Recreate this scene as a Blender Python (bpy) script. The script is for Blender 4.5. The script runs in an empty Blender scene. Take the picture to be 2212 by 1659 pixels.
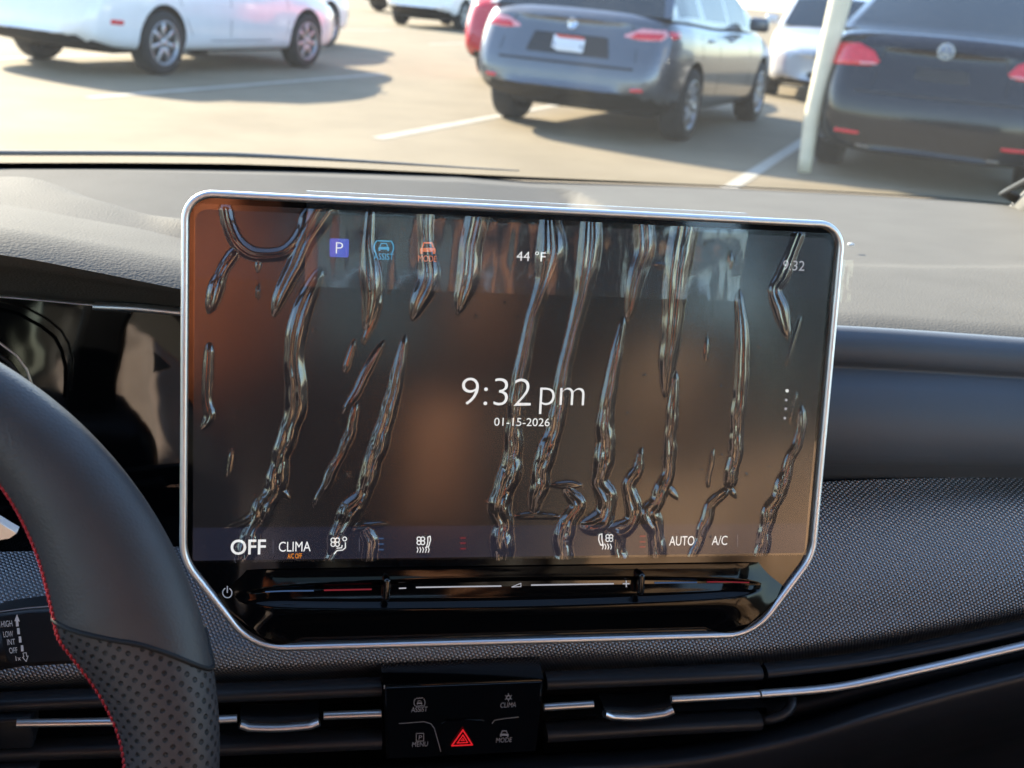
import bpy, bmesh, math, random
import numpy as np
from math import sin, cos, tan, pi, radians, sqrt, exp
from mathutils import Vector, Matrix
from mathutils.bvhtree import BVHTree

random.seed(7)
np.random.seed(7)
SC = bpy.context.scene
COL = SC.collection

# ------------------------------------------------------------------ camera
CAM = Vector((0.0, 0.0, 1.2))
PITCH, YAW, ROLL = radians(19.0), radians(12.36), radians(5.108)
FPX, PCX, PCY = 2500.0, 1106.0, 829.5          # focal length and centre on a 2212 x 1659 picture
FWD = Vector((sin(YAW) * cos(PITCH), cos(YAW) * cos(PITCH), -sin(PITCH)))
_r = Vector((cos(YAW), -sin(YAW), 0)); _u = _r.cross(FWD)
RGT = _r * cos(ROLL) + _u * sin(ROLL)
UPV = _u * cos(ROLL) - _r * sin(ROLL)
cd = bpy.data.cameras.new('camera'); cam = bpy.data.objects.new('camera', cd); COL.objects.link(cam)
cam.matrix_world = Matrix(((RGT.x, UPV.x, -FWD.x, CAM.x), (RGT.y, UPV.y, -FWD.y, CAM.y), (RGT.z, UPV.z, -FWD.z, CAM.z), (0, 0, 0, 1)))
cd.sensor_width = 36.0; cd.lens = 36.0 * FPX / 2212.0
cd.clip_start = 0.02; cd.clip_end = 600
cd.dof.use_dof = True; cd.dof.focus_distance = 0.58; cd.dof.aperture_fstop = 15.0
SC.camera = cam

# ------------------------------------------------------------------ light
SUN_AZ, SUN_EL = radians(-31.0), radians(27.0)   # azimuth measured from +Y towards +X
sd = Vector((sin(SUN_AZ) * cos(SUN_EL), cos(SUN_AZ) * cos(SUN_EL), sin(SUN_EL)))
w = bpy.data.worlds.new('World'); SC.world = w; w.use_nodes = True
nt = w.node_tree
sky = nt.nodes.new('ShaderNodeTexSky'); sky.sky_type = 'NISHITA'; sky.sun_disc = False
sky.sun_elevation = SUN_EL; sky.sun_rotation = SUN_AZ
sky.air_density = 1.0; sky.dust_density = 0.6; sky.ozone_density = 2.0
bg = nt.nodes['Background']; bg.inputs[1].default_value = 0.15
nt.links.new(sky.outputs[0], bg.inputs[0])
sl = bpy.data.lights.new('sun', 'SUN'); sun = bpy.data.objects.new('sun', sl); COL.objects.link(sun)
sl.energy = 5.0; sl.angle = radians(0.53); sl.color = (1.0, 0.86, 0.66)
sun.rotation_euler = sd.to_track_quat('Z', 'Y').to_euler()
sun.location = (0, 0, 20)
SC.view_settings.view_transform = 'Standard'; SC.view_settings.look = 'None'
SC.view_settings.exposure = 1.95; SC.view_settings.gamma = 1.0
SC.render.engine = 'CYCLES'
SC.cycles.max_bounces = 10; SC.cycles.transparent_max_bounces = 16
SC.cycles.glossy_bounces = 5; SC.cycles.diffuse_bounces = 5
SC.cycles.caustics_reflective = False; SC.cycles.caustics_refractive = False

# ------------------------------------------------------------------ pixel <-> place
def ray(u, v):
    return FWD + RGT * ((u - PCX) / FPX) - UPV * ((v - PCY) / FPX)
def at(u, v, Y):
    d = ray(u, v); return CAM + d * (Y / d.y)
def gnd(u, v, z=0.0):
    d = ray(u, v); return CAM + d * ((z - CAM.z) / d.z)

# ------------------------------------------------------------------ object helpers
MW = {}
def empty(name, mat=None, parent=None, label=None, cat=None, group=None):
    o = bpy.data.objects.new(name, None); COL.objects.link(o); o.empty_display_size = 0.05
    m = mat if mat is not None else Matrix.Identity(4)
    o.matrix_world = m
    if parent:
        o.parent = parent; o.matrix_basis = MW[parent].inverted() @ m
    MW[o] = m
    if label: o['label'] = label
    if cat: o['category'] = cat
    if group: o['group'] = group
    return o
def tag(o, label=None, cat=None, group=None, kind=None):
    if label: o['label'] = label
    if cat: o['category'] = cat
    if group: o['group'] = group
    if kind: o['kind'] = kind
    return o
def mesh(name, verts, faces, mat, parent=None, local=False, smooth=True, uv=None):
    """verts in world space unless local (then in the parent's space)"""
    me = bpy.data.meshes.new(name)
    vs = [tuple(v) for v in verts]
    if parent and not local:
        inv = MW[parent].inverted(); vs = [tuple(inv @ Vector(v)) for v in vs]
    me.from_pydata(vs, [], [tuple(f) for f in faces]); me.update()
    if smooth: me.polygons.foreach_set('use_smooth', [True] * len(me.polygons))
    if uv is not None:
        l = me.uv_layers.new(name='UVMap')
        vi = np.zeros(len(me.loops), dtype=np.int32); me.loops.foreach_get('vertex_index', vi)
        l.data.foreach_set('uv', np.asarray(uv, dtype=np.float32)[vi].ravel())
    for m in (mat if isinstance(mat, (list, tuple)) else [mat]): me.materials.append(m)
    o = bpy.data.objects.new(name, me); COL.objects.link(o)
    if parent: o.parent = parent; MW[o] = MW[parent]
    else: MW[o] = Matrix.Identity(4)
    return o
def from_bm(name, bm, mat, parent=None, local=False, smooth=True):
    bm.verts.index_update()
    vs = [v.co.copy() for v in bm.verts]; fs = [[v.index for v in f.verts] for f in bm.faces]
    bm.free()
    return mesh(name, vs, fs, mat, parent, local, smooth)
def autosmooth(o, deg=35):
    me = o.data
    bm = bmesh.new(); bm.from_mesh(me)
    for e in bm.edges:
        if len(e.link_faces) == 2 and e.calc_face_angle(0) > radians(deg): e.smooth = False
    bm.to_mesh(me); bm.free()
    return o
def rbox(bm, c, s, r=0.005, seg=2, m=None):
    """bevelled box of size s about c (optionally transformed by m)"""
    b = bmesh.new(); bmesh.ops.create_cube(b, size=1.0)
    for v in b.verts: v.co = Vector((v.co.x * s[0], v.co.y * s[1], v.co.z * s[2]))
    if r > 0: bmesh.ops.bevel(b, geom=b.edges[:], offset=min(r, min(s) * .49), segments=seg, profile=.5, affect='EDGES')
    b.verts.index_update(); base = []
    for v in b.verts:
        p = v.co + Vector(c)
        base.append(bm.verts.new(m @ p if m else p))
    for f in b.faces: bm.faces.new([base[v.index] for v in f.verts])
    b.free()
def cr(xs, ys, x):
    """smooth interpolation through (xs, ys)"""
    xs = np.asarray(xs, float); ys = np.asarray(ys, float); x = np.asarray(x, float)
    if len(xs) == 1: return np.full_like(x, ys[0])
    d = np.diff(ys) / np.diff(xs)
    m = np.empty(len(xs)); m[0] = d[0]; m[-1] = d[-1]
    for i in range(1, len(xs) - 1):
        m[i] = 0 if d[i - 1] * d[i] <= 0 and abs(d[i - 1]) + abs(d[i]) < 1e-9 else (d[i - 1] * (xs[i + 1] - xs[i]) + d[i] * (xs[i] - xs[i - 1])) / (xs[i + 1] - xs[i - 1])
    i = np.clip(np.searchsorted(xs, x) - 1, 0, len(xs) - 2)
    h = xs[i + 1] - xs[i]; t = (x - xs[i]) / h
    lo = x < xs[0]; hi = x > xs[-1]
    t2 = t * t; t3 = t2 * t
    y = (2 * t3 - 3 * t2 + 1) * ys[i] + (t3 - 2 * t2 + t) * h * m[i] + (-2 * t3 + 3 * t2) * ys[i + 1] + (t3 - t2) * h * m[i + 1]
    y = np.where(lo, ys[0] + m[0] * (x - xs[0]), y); y = np.where(hi, ys[-1] + m[-1] * (x - xs[-1]), y)
    return y
def curve_pts(c, us):
    a = np.array(c, float)
    v = cr(a[:, 0], a[:, 1], us); Y = cr(a[:, 0], a[:, 2], us)
    return [at(u, vv, yy) for u, vv, yy in zip(us, v, Y)]
def loft(name, curves, mat, parent, u0, u1, nu=80, sub=4, smooth_across=True):
    us = np.linspace(u0, u1, nu)
    rows = [curve_pts(c, us) for c in curves]
    R = np.array([[tuple(p) for p in r] for r in rows])            # k x nu x 3
    k = len(curves)
    if sub > 1 and k > 2 and smooth_across:
        t = np.linspace(0, k - 1, (k - 1) * sub + 1); out = np.zeros((len(t), nu, 3))
        L = np.zeros(k)
        L[1:] = np.cumsum(np.linalg.norm(np.diff(R, axis=0), axis=2).mean(axis=1))
        tt = np.interp(t, np.arange(k), L)
        for j in range(nu):
            for q in range(3): out[:, j, q] = cr(L, R[:, j, q], tt)
        R = out
    n, mm = R.shape[0], R.shape[1]
    V = np.zeros((n, mm)); V[1:] = np.cumsum(np.linalg.norm(np.diff(R, axis=0), axis=2), axis=0)
    U = R[:, :, 0]
    uv = np.stack([U, V], axis=2).reshape(-1, 2)
    fs = []
    for i in range(n - 1):
        for j in range(mm - 1):
            a = i * mm + j; fs.append((a, a + mm, a + mm + 1, a + 1))
    return mesh(name, R.reshape(-1, 3), fs, mat, parent, uv=uv)
def sweep_faces(nrow, nring, closed_ring=True, closed_path=False, caps=True):
    fs = []
    for i in range(nrow if closed_path else nrow - 1):
        i2 = (i + 1) % nrow
        for j in range(nring if closed_ring else nring - 1):
            j2 = (j + 1) % nring
            fs.append((i * nring + j, i2 * nring + j, i2 * nring + j2, i * nring + j2))
    if caps and not closed_path:
        fs.append(tuple(range(nring))); fs.append(tuple((nrow - 1) * nring + j for j in reversed(range(nring))))
    return fs
def bar(name, path, hh, hd, mat, parent, n=12, ex=2.6, up=Vector((0, 0, 1)), local=False, taper=True):
    """bar with a superellipse section (half height hh, half depth hd) along a path of points"""
    P = [Vector(p) for p in path]; vs = []
    for i, p in enumerate(P):
        t = (P[min(i + 1, len(P) - 1)] - P[max(i - 1, 0)]).normalized()
        s = t.cross(up).normalized(); q = s.cross(t).normalized()
        k = 1.0
        for j in range(n):
            a = 2 * pi * j / n
            c, d = cos(a), sin(a)
            vs.append(p + s * (hd * k * abs(c) ** (2 / ex) * (1 if c >= 0 else -1)) + q * (hh * k * abs(d) ** (2 / ex) * (1 if d >= 0 else -1)))
    o = mesh(name, vs, sweep_faces(len(P), n), mat, parent, local)
    return autosmooth(o, 60)
def tube(name, path, r, mat, parent, n=10, closed=False, local=False, radii=None):
    P = [Vector(p) for p in path]; vs = []; N = len(P); ref = None
    for i, p in enumerate(P):
        t = (P[(i + 1) % N if closed else min(i + 1, N - 1)] - P[(i - 1) % N if closed else max(i - 1, 0)]).normalized()
        if ref is None:
            ref = t.orthogonal().normalized()
        ref = (ref - t * ref.dot(t)).normalized(); b = t.cross(ref)
        rr = radii[i] if radii else r
        for j in range(n):
            a = 2 * pi * j / n; vs.append(p + (ref * cos(a) + b * sin(a)) * rr)
    return mesh(name, vs, sweep_faces(N, n, closed_path=closed), mat, parent, local)

class Frame:
    """a flat place in the scene: X right, Z up, Y into the surface"""
    def __init__(s, O, ex, ez):
        s.O = Vector(O); s.ex = Vector(ex).normalized(); ez = Vector(ez); s.ez = (ez - s.ex * ez.dot(s.ex)).normalized()
        s.iy = s.ez.cross(s.ex).normalized()
        s.M = Matrix(((s.ex.x, s.iy.x, s.ez.x, s.O.x), (s.ex.y, s.iy.y, s.ez.y, s.O.y), (s.ex.z, s.iy.z, s.ez.z, s.O.z), (0, 0, 0, 1)))
    def loc(s, u, v, off=0.0):
        d = ray(u, v); O = s.O - s.iy * off
        k = (O - CAM).dot(s.iy) / d.dot(s.iy); p = CAM + d * k - s.O
        return p.dot(s.ex), p.dot(s.ez)

# ------------------------------------------------------------------ materials
def mat(name, col, rough=.5, metal=0., spec=.5, var=.06, vscale=30., bump=None, coat=0., emit=None, estr=0., sheen=0.):
    m = bpy.data.materials.new(name); m.use_nodes = True
    N, L = m.node_tree.nodes, m.node_tree.links
    b = N['Principled BSDF']
    b.inputs['Roughness'].default_value = rough; b.inputs['Metallic'].default_value = metal
    b.inputs['Specular IOR Level'].default_value = spec
    b.inputs['Coat Weight'].default_value = coat; b.inputs['Coat Roughness'].default_value = .04
    b.inputs['Sheen Weight'].default_value = sheen
    tc = N.new('ShaderNodeTexCoord')
    if var > 0:
        nz = N.new('ShaderNodeTexNoise'); nz.inputs['Scale'].default_value = vscale; nz.inputs['Detail'].default_value = 5
        L.new(tc.outputs['Object'], nz.inputs['Vector'])
        r = N.new('ShaderNodeValToRGB')
        r.color_ramp.elements[0].position = .3; r.color_ramp.elements[1].position = .7
        r.color_ramp.elements[0].color = tuple(max(0, c * (1 - var)) for c in col) + (1,)
        r.color_ramp.elements[1].color = tuple(c * (1 + var) for c in col) + (1,)
        L.new(nz.outputs['Fac'], r.inputs['Fac']); L.new(r.outputs['Color'], b.inputs['Base Color'])
    else: b.inputs['Base Color'].default_value = tuple(col) + (1,)
    if emit: b.inputs['Emission Color'].default_value = tuple(emit) + (1,); b.inputs['Emission Strength'].default_value = estr
    if bump:
        kind, sc, strength, dist = bump
        if kind == 'noise':
            t = N.new('ShaderNodeTexNoise'); t.inputs['Scale'].default_value = sc; t.inputs['Detail'].default_value = 3; h = t.outputs['Fac']
        else:
            t = N.new('ShaderNodeTexVoronoi'); t.inputs['Scale'].default_value = sc; t.feature = 'SMOOTH_F1'; h = t.outputs['Distance']
        L.new(tc.outputs['Object'], t.inputs['Vector'])
        bp = N.new('ShaderNodeBump'); bp.inputs['Strength'].default_value = strength; bp.inputs['Distance'].default_value = dist
        L.new(h, bp.inputs['Height']); L.new(bp.outputs['Normal'], b.inputs['Normal'])
    return m
def glow(name, col, s):
    m = bpy.data.materials.new(name); m.use_nodes = True
    N, L = m.node_tree.nodes, m.node_tree.links; N.clear()
    o = N.new('ShaderNodeOutputMaterial'); e = N.new('ShaderNodeEmission')
    e.inputs[0].default_value = tuple(col) + (1,); e.inputs[1].default_value = s
    L.new(e.outputs[0], o.inputs[0]); return m
def clear(name, mult=2.0, rough=.02, tint=(1, 1, 1), ior=1.5, bump=None, haze=0., hazecol=(.8, .8, .8), dustscale=60., back=False, lift=None):
    """clear sheet: see-through plus mirror by Fresnel, optionally a little dust"""
    m = bpy.data.materials.new(name); m.use_nodes = True
    N, L = m.node_tree.nodes, m.node_tree.links; N.clear()
    o = N.new('ShaderNodeOutputMaterial'); t = N.new('ShaderNodeBsdfTransparent'); t.inputs[0].default_value = tuple(tint) + (1,)
    g = N.new('ShaderNodeBsdfGlossy'); g.inputs['Roughness'].default_value = rough
    f = N.new('ShaderNodeFresnel'); f.inputs[0].default_value = ior
    geo = N.new('ShaderNodeNewGeometry')
    ma = N.new('ShaderNodeMath'); ma.operation = 'MULTIPLY'; ma.use_clamp = True; ma.inputs[1].default_value = mult
    L.new(f.outputs[0], ma.inputs[0])
    # the sheet is thin: read both faces as entering the film
    lw = N.new('ShaderNodeLayerWeight'); lw.inputs[0].default_value = .5
    mx = N.new('ShaderNodeMixShader')
    pw = N.new('ShaderNodeMath'); pw.operation = 'POWER'; pw.inputs[1].default_value = 6.0 if back else 5.0
    L.new(lw.outputs['Facing'], pw.inputs[0])
    sc = N.new('ShaderNodeMath'); sc.operation = 'MULTIPLY_ADD'; sc.use_clamp = True
    sc.inputs[1].default_value = 1 - .04 * mult; sc.inputs[2].default_value = .04 * mult
    L.new(pw.outputs[0], sc.inputs[0]); fac = sc.outputs[0]
    if lift:            # where the sheet has come away there are more faces to mirror light
        at_ = N.new('ShaderNodeAttribute'); at_.attribute_name = 'lift'
        k = N.new('ShaderNodeMath'); k.operation = 'MULTIPLY_ADD'; k.inputs[1].default_value = lift - 1; k.inputs[2].default_value = 1.0
        L.new(at_.outputs['Fac'], k.inputs[0])
        k2 = N.new('ShaderNodeMath'); k2.operation = 'MULTIPLY'; k2.use_clamp = True; L.new(k.outputs[0], k2.inputs[0]); L.new(fac, k2.inputs[1]); fac = k2.outputs[0]
        rr = N.new('ShaderNodeMapRange'); rr.inputs['To Min'].default_value = .15; rr.inputs['To Max'].default_value = rough; rr.inputs['From Max'].default_value = .35
        L.new(at_.outputs['Fac'], rr.inputs['Value']); L.new(rr.outputs[0], g.inputs['Roughness'])
    L.new(fac, mx.inputs[0])
    L.new(t.outputs[0], mx.inputs[1]); L.new(g.outputs[0], mx.inputs[2])
    last = mx.outputs[0]
    if bump:
        tc = N.new('ShaderNodeTexCoord'); nz = N.new('ShaderNodeTexNoise'); nz.inputs['Scale'].default_value = bump[0]; nz.inputs['Detail'].default_value = 2
        L.new(tc.outputs['Object'], nz.inputs['Vector'])
        bp = N.new('ShaderNodeBump'); bp.inputs['Strength'].default_value = bump[1]; bp.inputs['Distance'].default_value = bump[2]
        L.new(nz.outputs['Fac'], bp.inputs['Height']); L.new(bp.outputs[0], g.inputs['Normal'])
    if haze > 0:
        d = N.new('ShaderNodeBsdfTranslucent' if back else 'ShaderNodeBsdfDiffuse'); d.inputs[0].default_value = tuple(hazecol) + (1,)
        tc2 = N.new('ShaderNodeTexCoord'); n2 = N.new('ShaderNodeTexNoise'); n2.inputs['Scale'].default_value = dustscale; n2.inputs['Detail'].default_value = 6
        L.new(tc2.outputs['Object'], n2.inputs['Vector'])
        mr = N.new('ShaderNodeMapRange'); mr.inputs['From Min'].default_value = .35; mr.inputs['From Max'].default_value = .75
        mr.inputs['To Min'].default_value = haze * .55; mr.inputs['To Max'].default_value = haze * 1.6
        L.new(n2.outputs['Fac'], mr.inputs['Value'])
        m2 = N.new('ShaderNodeMixShader'); L.new(mr.outputs[0], m2.inputs[0]); L.new(last, m2.inputs[1]); L.new(d.outputs[0], m2.inputs[2]); last = m2.outputs[0]
    N.remove(f); N.remove(ma); N.remove(geo)
    L.new(last, o.inputs[0]); return m

# ================================================================== materials in use
def trim_material():
    m = bpy.data.materials.new('textured_trim'); m.use_nodes = True
    N, L = m.node_tree.nodes, m.node_tree.links; b = N['Principled BSDF']
    uv = N.new('ShaderNodeUVMap'); sp = N.new('ShaderNodeSeparateXYZ'); L.new(uv.outputs[0], sp.inputs[0])
    def M(op, a, bb=None, c=None):
        n = N.new('ShaderNodeMath'); n.operation = op
        for i, x in enumerate((a, bb, c)):
            if x is None: continue
            if isinstance(x, (int, float)): n.inputs[i].default_value = x
            else: L.new(x, n.inputs[i])
        return n.outputs[0]
    P, Q = .0020, .0023
    up = M('MULTIPLY_ADD', sp.outputs['Y'], -.42, sp.outputs['X'])
    cu = M('DIVIDE', up, P)
    ridge = M('ABSOLUTE', M('SINE', M('MULTIPLY', cu, pi)))
    fl = M('FLOOR', cu)
    ph = M('MULTIPLY_ADD', M('DIVIDE', sp.outputs['Y'], Q), 2 * pi, M('MULTIPLY', fl, pi))
    bead = M('MULTIPLY_ADD', M('SINE', ph), .36, .64)
    h = M('MULTIPLY', M('POWER', ridge, .8), bead)
    bp = N.new('ShaderNodeBump'); bp.inputs['Strength'].default_value = 1.0; bp.inputs['Distance'].default_value = .0005
    L.new(h, bp.inputs['Height']); L.new(bp.outputs[0], b.inputs['Normal'])
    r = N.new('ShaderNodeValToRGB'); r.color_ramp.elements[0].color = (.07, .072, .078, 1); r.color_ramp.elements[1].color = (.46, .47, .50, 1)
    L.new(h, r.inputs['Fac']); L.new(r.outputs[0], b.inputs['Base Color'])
    b.inputs['Roughness'].default_value = .38; b.inputs['Specular IOR Level'].default_value = .8; b.inputs['Metallic'].default_value = .75
    return m
def perf_material():
    """leather with rows of small punched holes (uv: along rim, around rim, both in metres)"""
    m = bpy.data.materials.new('perforated_leather'); m.use_nodes = True
    N, L = m.node_tree.nodes, m.node_tree.links; b = N['Principled BSDF']
    uv = N.new('ShaderNodeUVMap'); mp = N.new('ShaderNodeMapping'); mp.inputs['Scale'].default_value = (1 / .0039, 1 / .0039, 1); mp.inputs['Rotation'].default_value = (0, 0, radians(45))
    L.new(uv.outputs[0], mp.inputs[0])
    fr = N.new('ShaderNodeVectorMath'); fr.operation = 'FRACTION'; L.new(mp.outputs[0], fr.inputs[0])
    su = N.new('ShaderNodeVectorMath'); su.operation = 'SUBTRACT'; su.inputs[1].default_value = (.5, .5, 0); L.new(fr.outputs[0], su.inputs[0])
    ln = N.new('ShaderNodeVectorMath'); ln.operation = 'LENGTH'; L.new(su.outputs[0], ln.inputs[0])
    mr = N.new('ShaderNodeMapRange'); mr.inputs['From Min'].default_value = .15; mr.inputs['From Max'].default_value = .26; L.new(ln.outputs['Value'], mr.inputs['Value'])
    r = N.new('ShaderNodeValToRGB'); r.color_ramp.elements[0].color = (.004, .004, .005, 1); r.color_ramp.elements[1].color = (.05, .046, .048, 1)
    L.new(mr.outputs[0], r.inputs['Fac']); L.new(r.outputs[0], b.inputs['Base Color'])
    bp = N.new('ShaderNodeBump'); bp.inputs['Strength'].default_value = 1.; bp.inputs['Distance'].default_value = .001
    L.new(mr.outputs[0], bp.inputs['Height'])
    tc = N.new('ShaderNodeTexCoord'); nz = N.new('ShaderNodeTexNoise'); nz.inputs['Scale'].default_value = 900; L.new(tc.outputs['Object'], nz.inputs['Vector'])
    b2 = N.new('ShaderNodeBump'); b2.inputs['Strength'].default_value = .25; b2.inputs['Distance'].default_value = .0004; L.new(nz.outputs['Fac'], b2.inputs['Height']); L.new(bp.outputs[0], b2.inputs['Normal'])
    L.new(b2.outputs[0], b.inputs['Normal']); b.inputs['Roughness'].default_value = .5
    return m
DASH = mat('soft_touch_pad', (.136, .132, .122), .7, spec=.04, var=.05, vscale=18, bump=('voronoi', 700, .32, .0008))
DASH2 = mat('smooth_dash_pad', (.088, .098, .114), .5, spec=.5, var=.05, vscale=12, bump=('noise', 1600, .12, .0006))  # blue in the base colour stands in for skylight on the shaded face
TRIM = trim_material()
DARKPL = mat('dark_plastic', (.016, .017, .02), .42, spec=.5, var=.1, vscale=40, bump=('noise', 1500, .15, .0003))
BLACK = mat('matt_black', (.004, .004, .005), .55, spec=.3, var=.1)
PIANO = mat('piano_black', (.0025, .0025, .003), .05, spec=.5, var=.1, coat=.5)
PIANO3 = mat('slider_black', (.0022, .0022, .0026), .06, spec=.28, var=.1)
PIANO2 = mat('cluster_glass', (.0025, .0025, .003), .035, spec=.6, var=.1, bump=('noise', 8, .10, .010))
CHROME = mat('satin_silver', (.88, .89, .91), .42, 1., var=.03)
CHROME2 = mat('pale_chrome', (.86, .86, .87), .36, 1., var=.03)
LEATHER = mat('wheel_leather', (.052, .05, .052), .46, spec=.5, var=.08, vscale=60, bump=('voronoi', 900, .28, .0005))
PERF = perf_material()
RED_TH = mat('red_thread', (.48, .03, .045), .6, var=.1, vscale=900)
BLK_TH = mat('black_thread', (.006, .006, .007), .7, var=.1)
PRINT = mat('white_print', (.62, .63, .66), .5, var=.02, emit=(1, 1, 1), estr=.02)
PRINTG = mat('grey_print', (.42, .42, .44), .5, var=.02)
PRINTR = mat('red_print', (.7, .02, .03), .5, var=.02, emit=(1, .02, .03), estr=.12)
G_WHITE = glow('lit_white', (1, 1, 1), .235)
G_GREY = glow('lit_grey', (.9, .9, 1), .12)
G_DIM = glow('lit_dim', (.7, .7, .9), .035)
G_BLUE = glow('lit_blue', (.09, .13, .72), .20)
G_CYAN = glow('lit_cyan', (.08, .42, .72), .22)
G_ORANGE = glow('lit_orange', (.9, .24, .10), .20)
G_AMBER = glow('lit_amber', (1., .32, .02), .2)
G_DBLUE = glow('lit_slider_blue', (.16, .30, .62), .07)
G_DRED = glow('lit_slider_red', (.60, .06, .09), .08)
FILM = clear('clear_film', 1.75, .035, haze=.003, hazecol=(.7, .68, .66), dustscale=700, lift=1.9)
TABF = clear('film_tab', 1.5, .09, haze=.016, hazecol=(.75, .74, .72), dustscale=300, bump=(70, .08, .002))
GLASS = clear('windscreen_glass', .7, .0, tint=(.93, .96, .95), haze=.006, hazecol=(.8, .85, .9), dustscale=260, back=True)

# ------------------------------------------------------------------ lettering
def text_mesh(s, thin=0.0):
    c = bpy.data.curves.new('t', 'FONT'); c.body = s; c.size = 1.0; c.offset = thin; c.resolution_u = 4
    o = bpy.data.objects.new('t', c); COL.objects.link(o)
    dg = bpy.context.evaluated_depsgraph_get(); me = bpy.data.meshes.new_from_object(o.evaluated_get(dg))
    bpy.data.objects.remove(o); bpy.data.curves.remove(c)
    vs = np.array([tuple(v.co) for v in me.vertices]); fs = [tuple(p.vertices) for p in me.polygons]
    bpy.data.meshes.remove(me)
    return vs, fs
def text(name, s, fr, par, u0, u1, vb, cap, m, thin=0.0, off=.0006, ref='H'):
    """lettering on a frame: left edge u0, right edge u1, baseline vb and capital height in picture units"""
    vs, fs = text_mesh(s, thin); rv, _ = text_mesh(ref, 0)
    x0, z0 = fr.loc(u0, vb); x1, z1 = fr.loc(u1, vb)
    um = (u0 + u1) / 2; zc = fr.loc(um, vb - cap)[1] - fr.loc(um, vb)[1]
    w0, w1 = vs[:, 0].min(), vs[:, 0].max(); hc = rv[:, 1].max()
    zb = fr.loc(um, vb)[1]
    out = [(x0 + (a - w0) / (w1 - w0) * (x1 - x0), -off, zb + b / hc * zc) for a, b, _ in vs]
    return mesh(name, out, fs, m, par, local=True, smooth=False)
def flat(name, polys, m, par, off=.0006):
    """flat marks: each polygon a list of local (x, z)"""
    vs, fs = [], []
    for p in polys:
        b = len(vs); vs += [(x, -off, z) for x, z in p]; fs.append(tuple(range(b, b + len(p))))
    return mesh(name, vs, fs, m, par, local=True, smooth=False)
def px_poly(fr, pts): return [fr.loc(u, v) for u, v in pts]
def stroke(fr, pts, w, closed=False):
    """quads along a picture-unit polyline"""
    P = [Vector(p) for p in pts]; n = len(P); out = []
    for i in range(n if closed else n - 1):
        a, b = P[i], P[(i + 1) % n]; d = (b - a)
        if d.length < 1e-6: continue
        d.normalize(); q = Vector((-d.y, d.x)) * w / 2; e = d * w * .35
        out.append(px_poly(fr, [(a - q - e), (b - q + e), (b + q + e), (a + q - e)]))
    return out
def arc(c, r, a0, a1, n=12, ry=None):
    ry = ry or r
    return [(c[0] + r * cos(radians(a0 + (a1 - a0) * i / n)), c[1] + ry * sin(radians(a0 + (a1 - a0) * i / n))) for i in range(n + 1)]
def dot(fr, u, v, r, n=14): return px_poly(fr, arc((u, v), r, 0, 360 - 360 / n, n - 1))
def rect(fr, u0, v0, u1, v1, sl=0.): return px_poly(fr, [(u0, v0), (u1, v0 + sl), (u1, v1 + sl), (u0, v1)])
def car_icon(fr, u, v, s):
    P = []
    P.append(px_poly(fr, [(u - .62 * s, v - .02 * s), (u - .42 * s, v - .55 * s), (u + .42 * s, v - .55 * s), (u + .62 * s, v - .02 * s), (u + .46 * s, v - .02 * s), (u + .34 * s, v - .40 * s), (u - .34 * s, v - .40 * s), (u - .46 * s, v - .02 * s)]))
    P.append(px_poly(fr, [(u - .7 * s, v + .02 * s), (u + .7 * s, v + .02 * s), (u + .78 * s, v + .14 * s), (u + .78 * s, v + .40 * s), (u - .78 * s, v + .40 * s), (u - .78 * s, v + .14 * s)]))
    P.append(rect(fr, u - .74 * s, v + .42 * s, u - .50 * s, v + .60 * s)); P.append(rect(fr, u + .50 * s, v + .42 * s, u + .74 * s, v + .60 * s))
    return P
def fan_icon(fr, u, v, r, w):
    P = []
    for k in range(4):
        a = radians(45 + 90 * k); c = (u + cos(a) * r * .58, v + sin(a) * r * .58)
        P += stroke(fr, arc(c, r * .42, 0, 360, 12), w)
    return P

# ================================================================== ground and light lot
def ground_material():
    m = bpy.data.materials.new('sunlit_asphalt'); m.use_nodes = True
    N, L = m.node_tree.nodes, m.node_tree.links; b = N['Principled BSDF']
    tc = N.new('ShaderNodeTexCoord')
    n1 = N.new('ShaderNodeTexNoise'); n1.inputs['Scale'].default_value = .9; n1.inputs['Detail'].default_value = 10; n1.inputs['Roughness'].default_value = .65
    n2 = N.new('ShaderNodeTexNoise'); n2.inputs['Scale'].default_value = 60; n2.inputs['Detail'].default_value = 4
    L.new(tc.outputs['Object'], n1.inputs['Vector']); L.new(tc.outputs['Object'], n2.inputs['Vector'])
    mx = N.new('ShaderNodeMix'); mx.data_type = 'FLOAT'; mx.inputs[0].default_value = .25
    L.new(n1.outputs['Fac'], mx.inputs[2]); L.new(n2.outputs['Fac'], mx.inputs[3])
    r = N.new('ShaderNodeValToRGB'); r.color_ramp.elements[0].position = .36; r.color_ramp.elements[1].position = .62
    r.color_ramp.elements[0].color = (.176, .141, .089, 1); r.color_ramp.elements[1].color = (.236, .193, .127, 1)
    L.new(mx.outputs[0], r.inputs['Fac']); L.new(r.outputs[0], b.inputs['Base Color'])
    b.inputs['Roughness'].default_value = .85; b.inputs['Specular IOR Level'].default_value = .3
    bp = N.new('ShaderNodeBump'); bp.inputs['Strength'].default_value = .4; bp.inputs['Distance'].default_value = .01
    L.new(n2.outputs['Fac'], bp.inputs['Height']); L.new(bp.outputs[0], b.inputs['Normal'])
    return m
gv = [(-400, -400, 0), (400, -400, 0), (400, 400, 0), (-400, 400, 0)]
ground = tag(mesh('ground', gv, [(0, 1, 2, 3)], ground_material(), smooth=False), kind='structure', label='pale sun-bleached parking lot asphalt')
LINE = mat('line_paint', (.37, .34, .28), .7, var=.2, vscale=9)
HEAD = radians(32.0)
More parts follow.
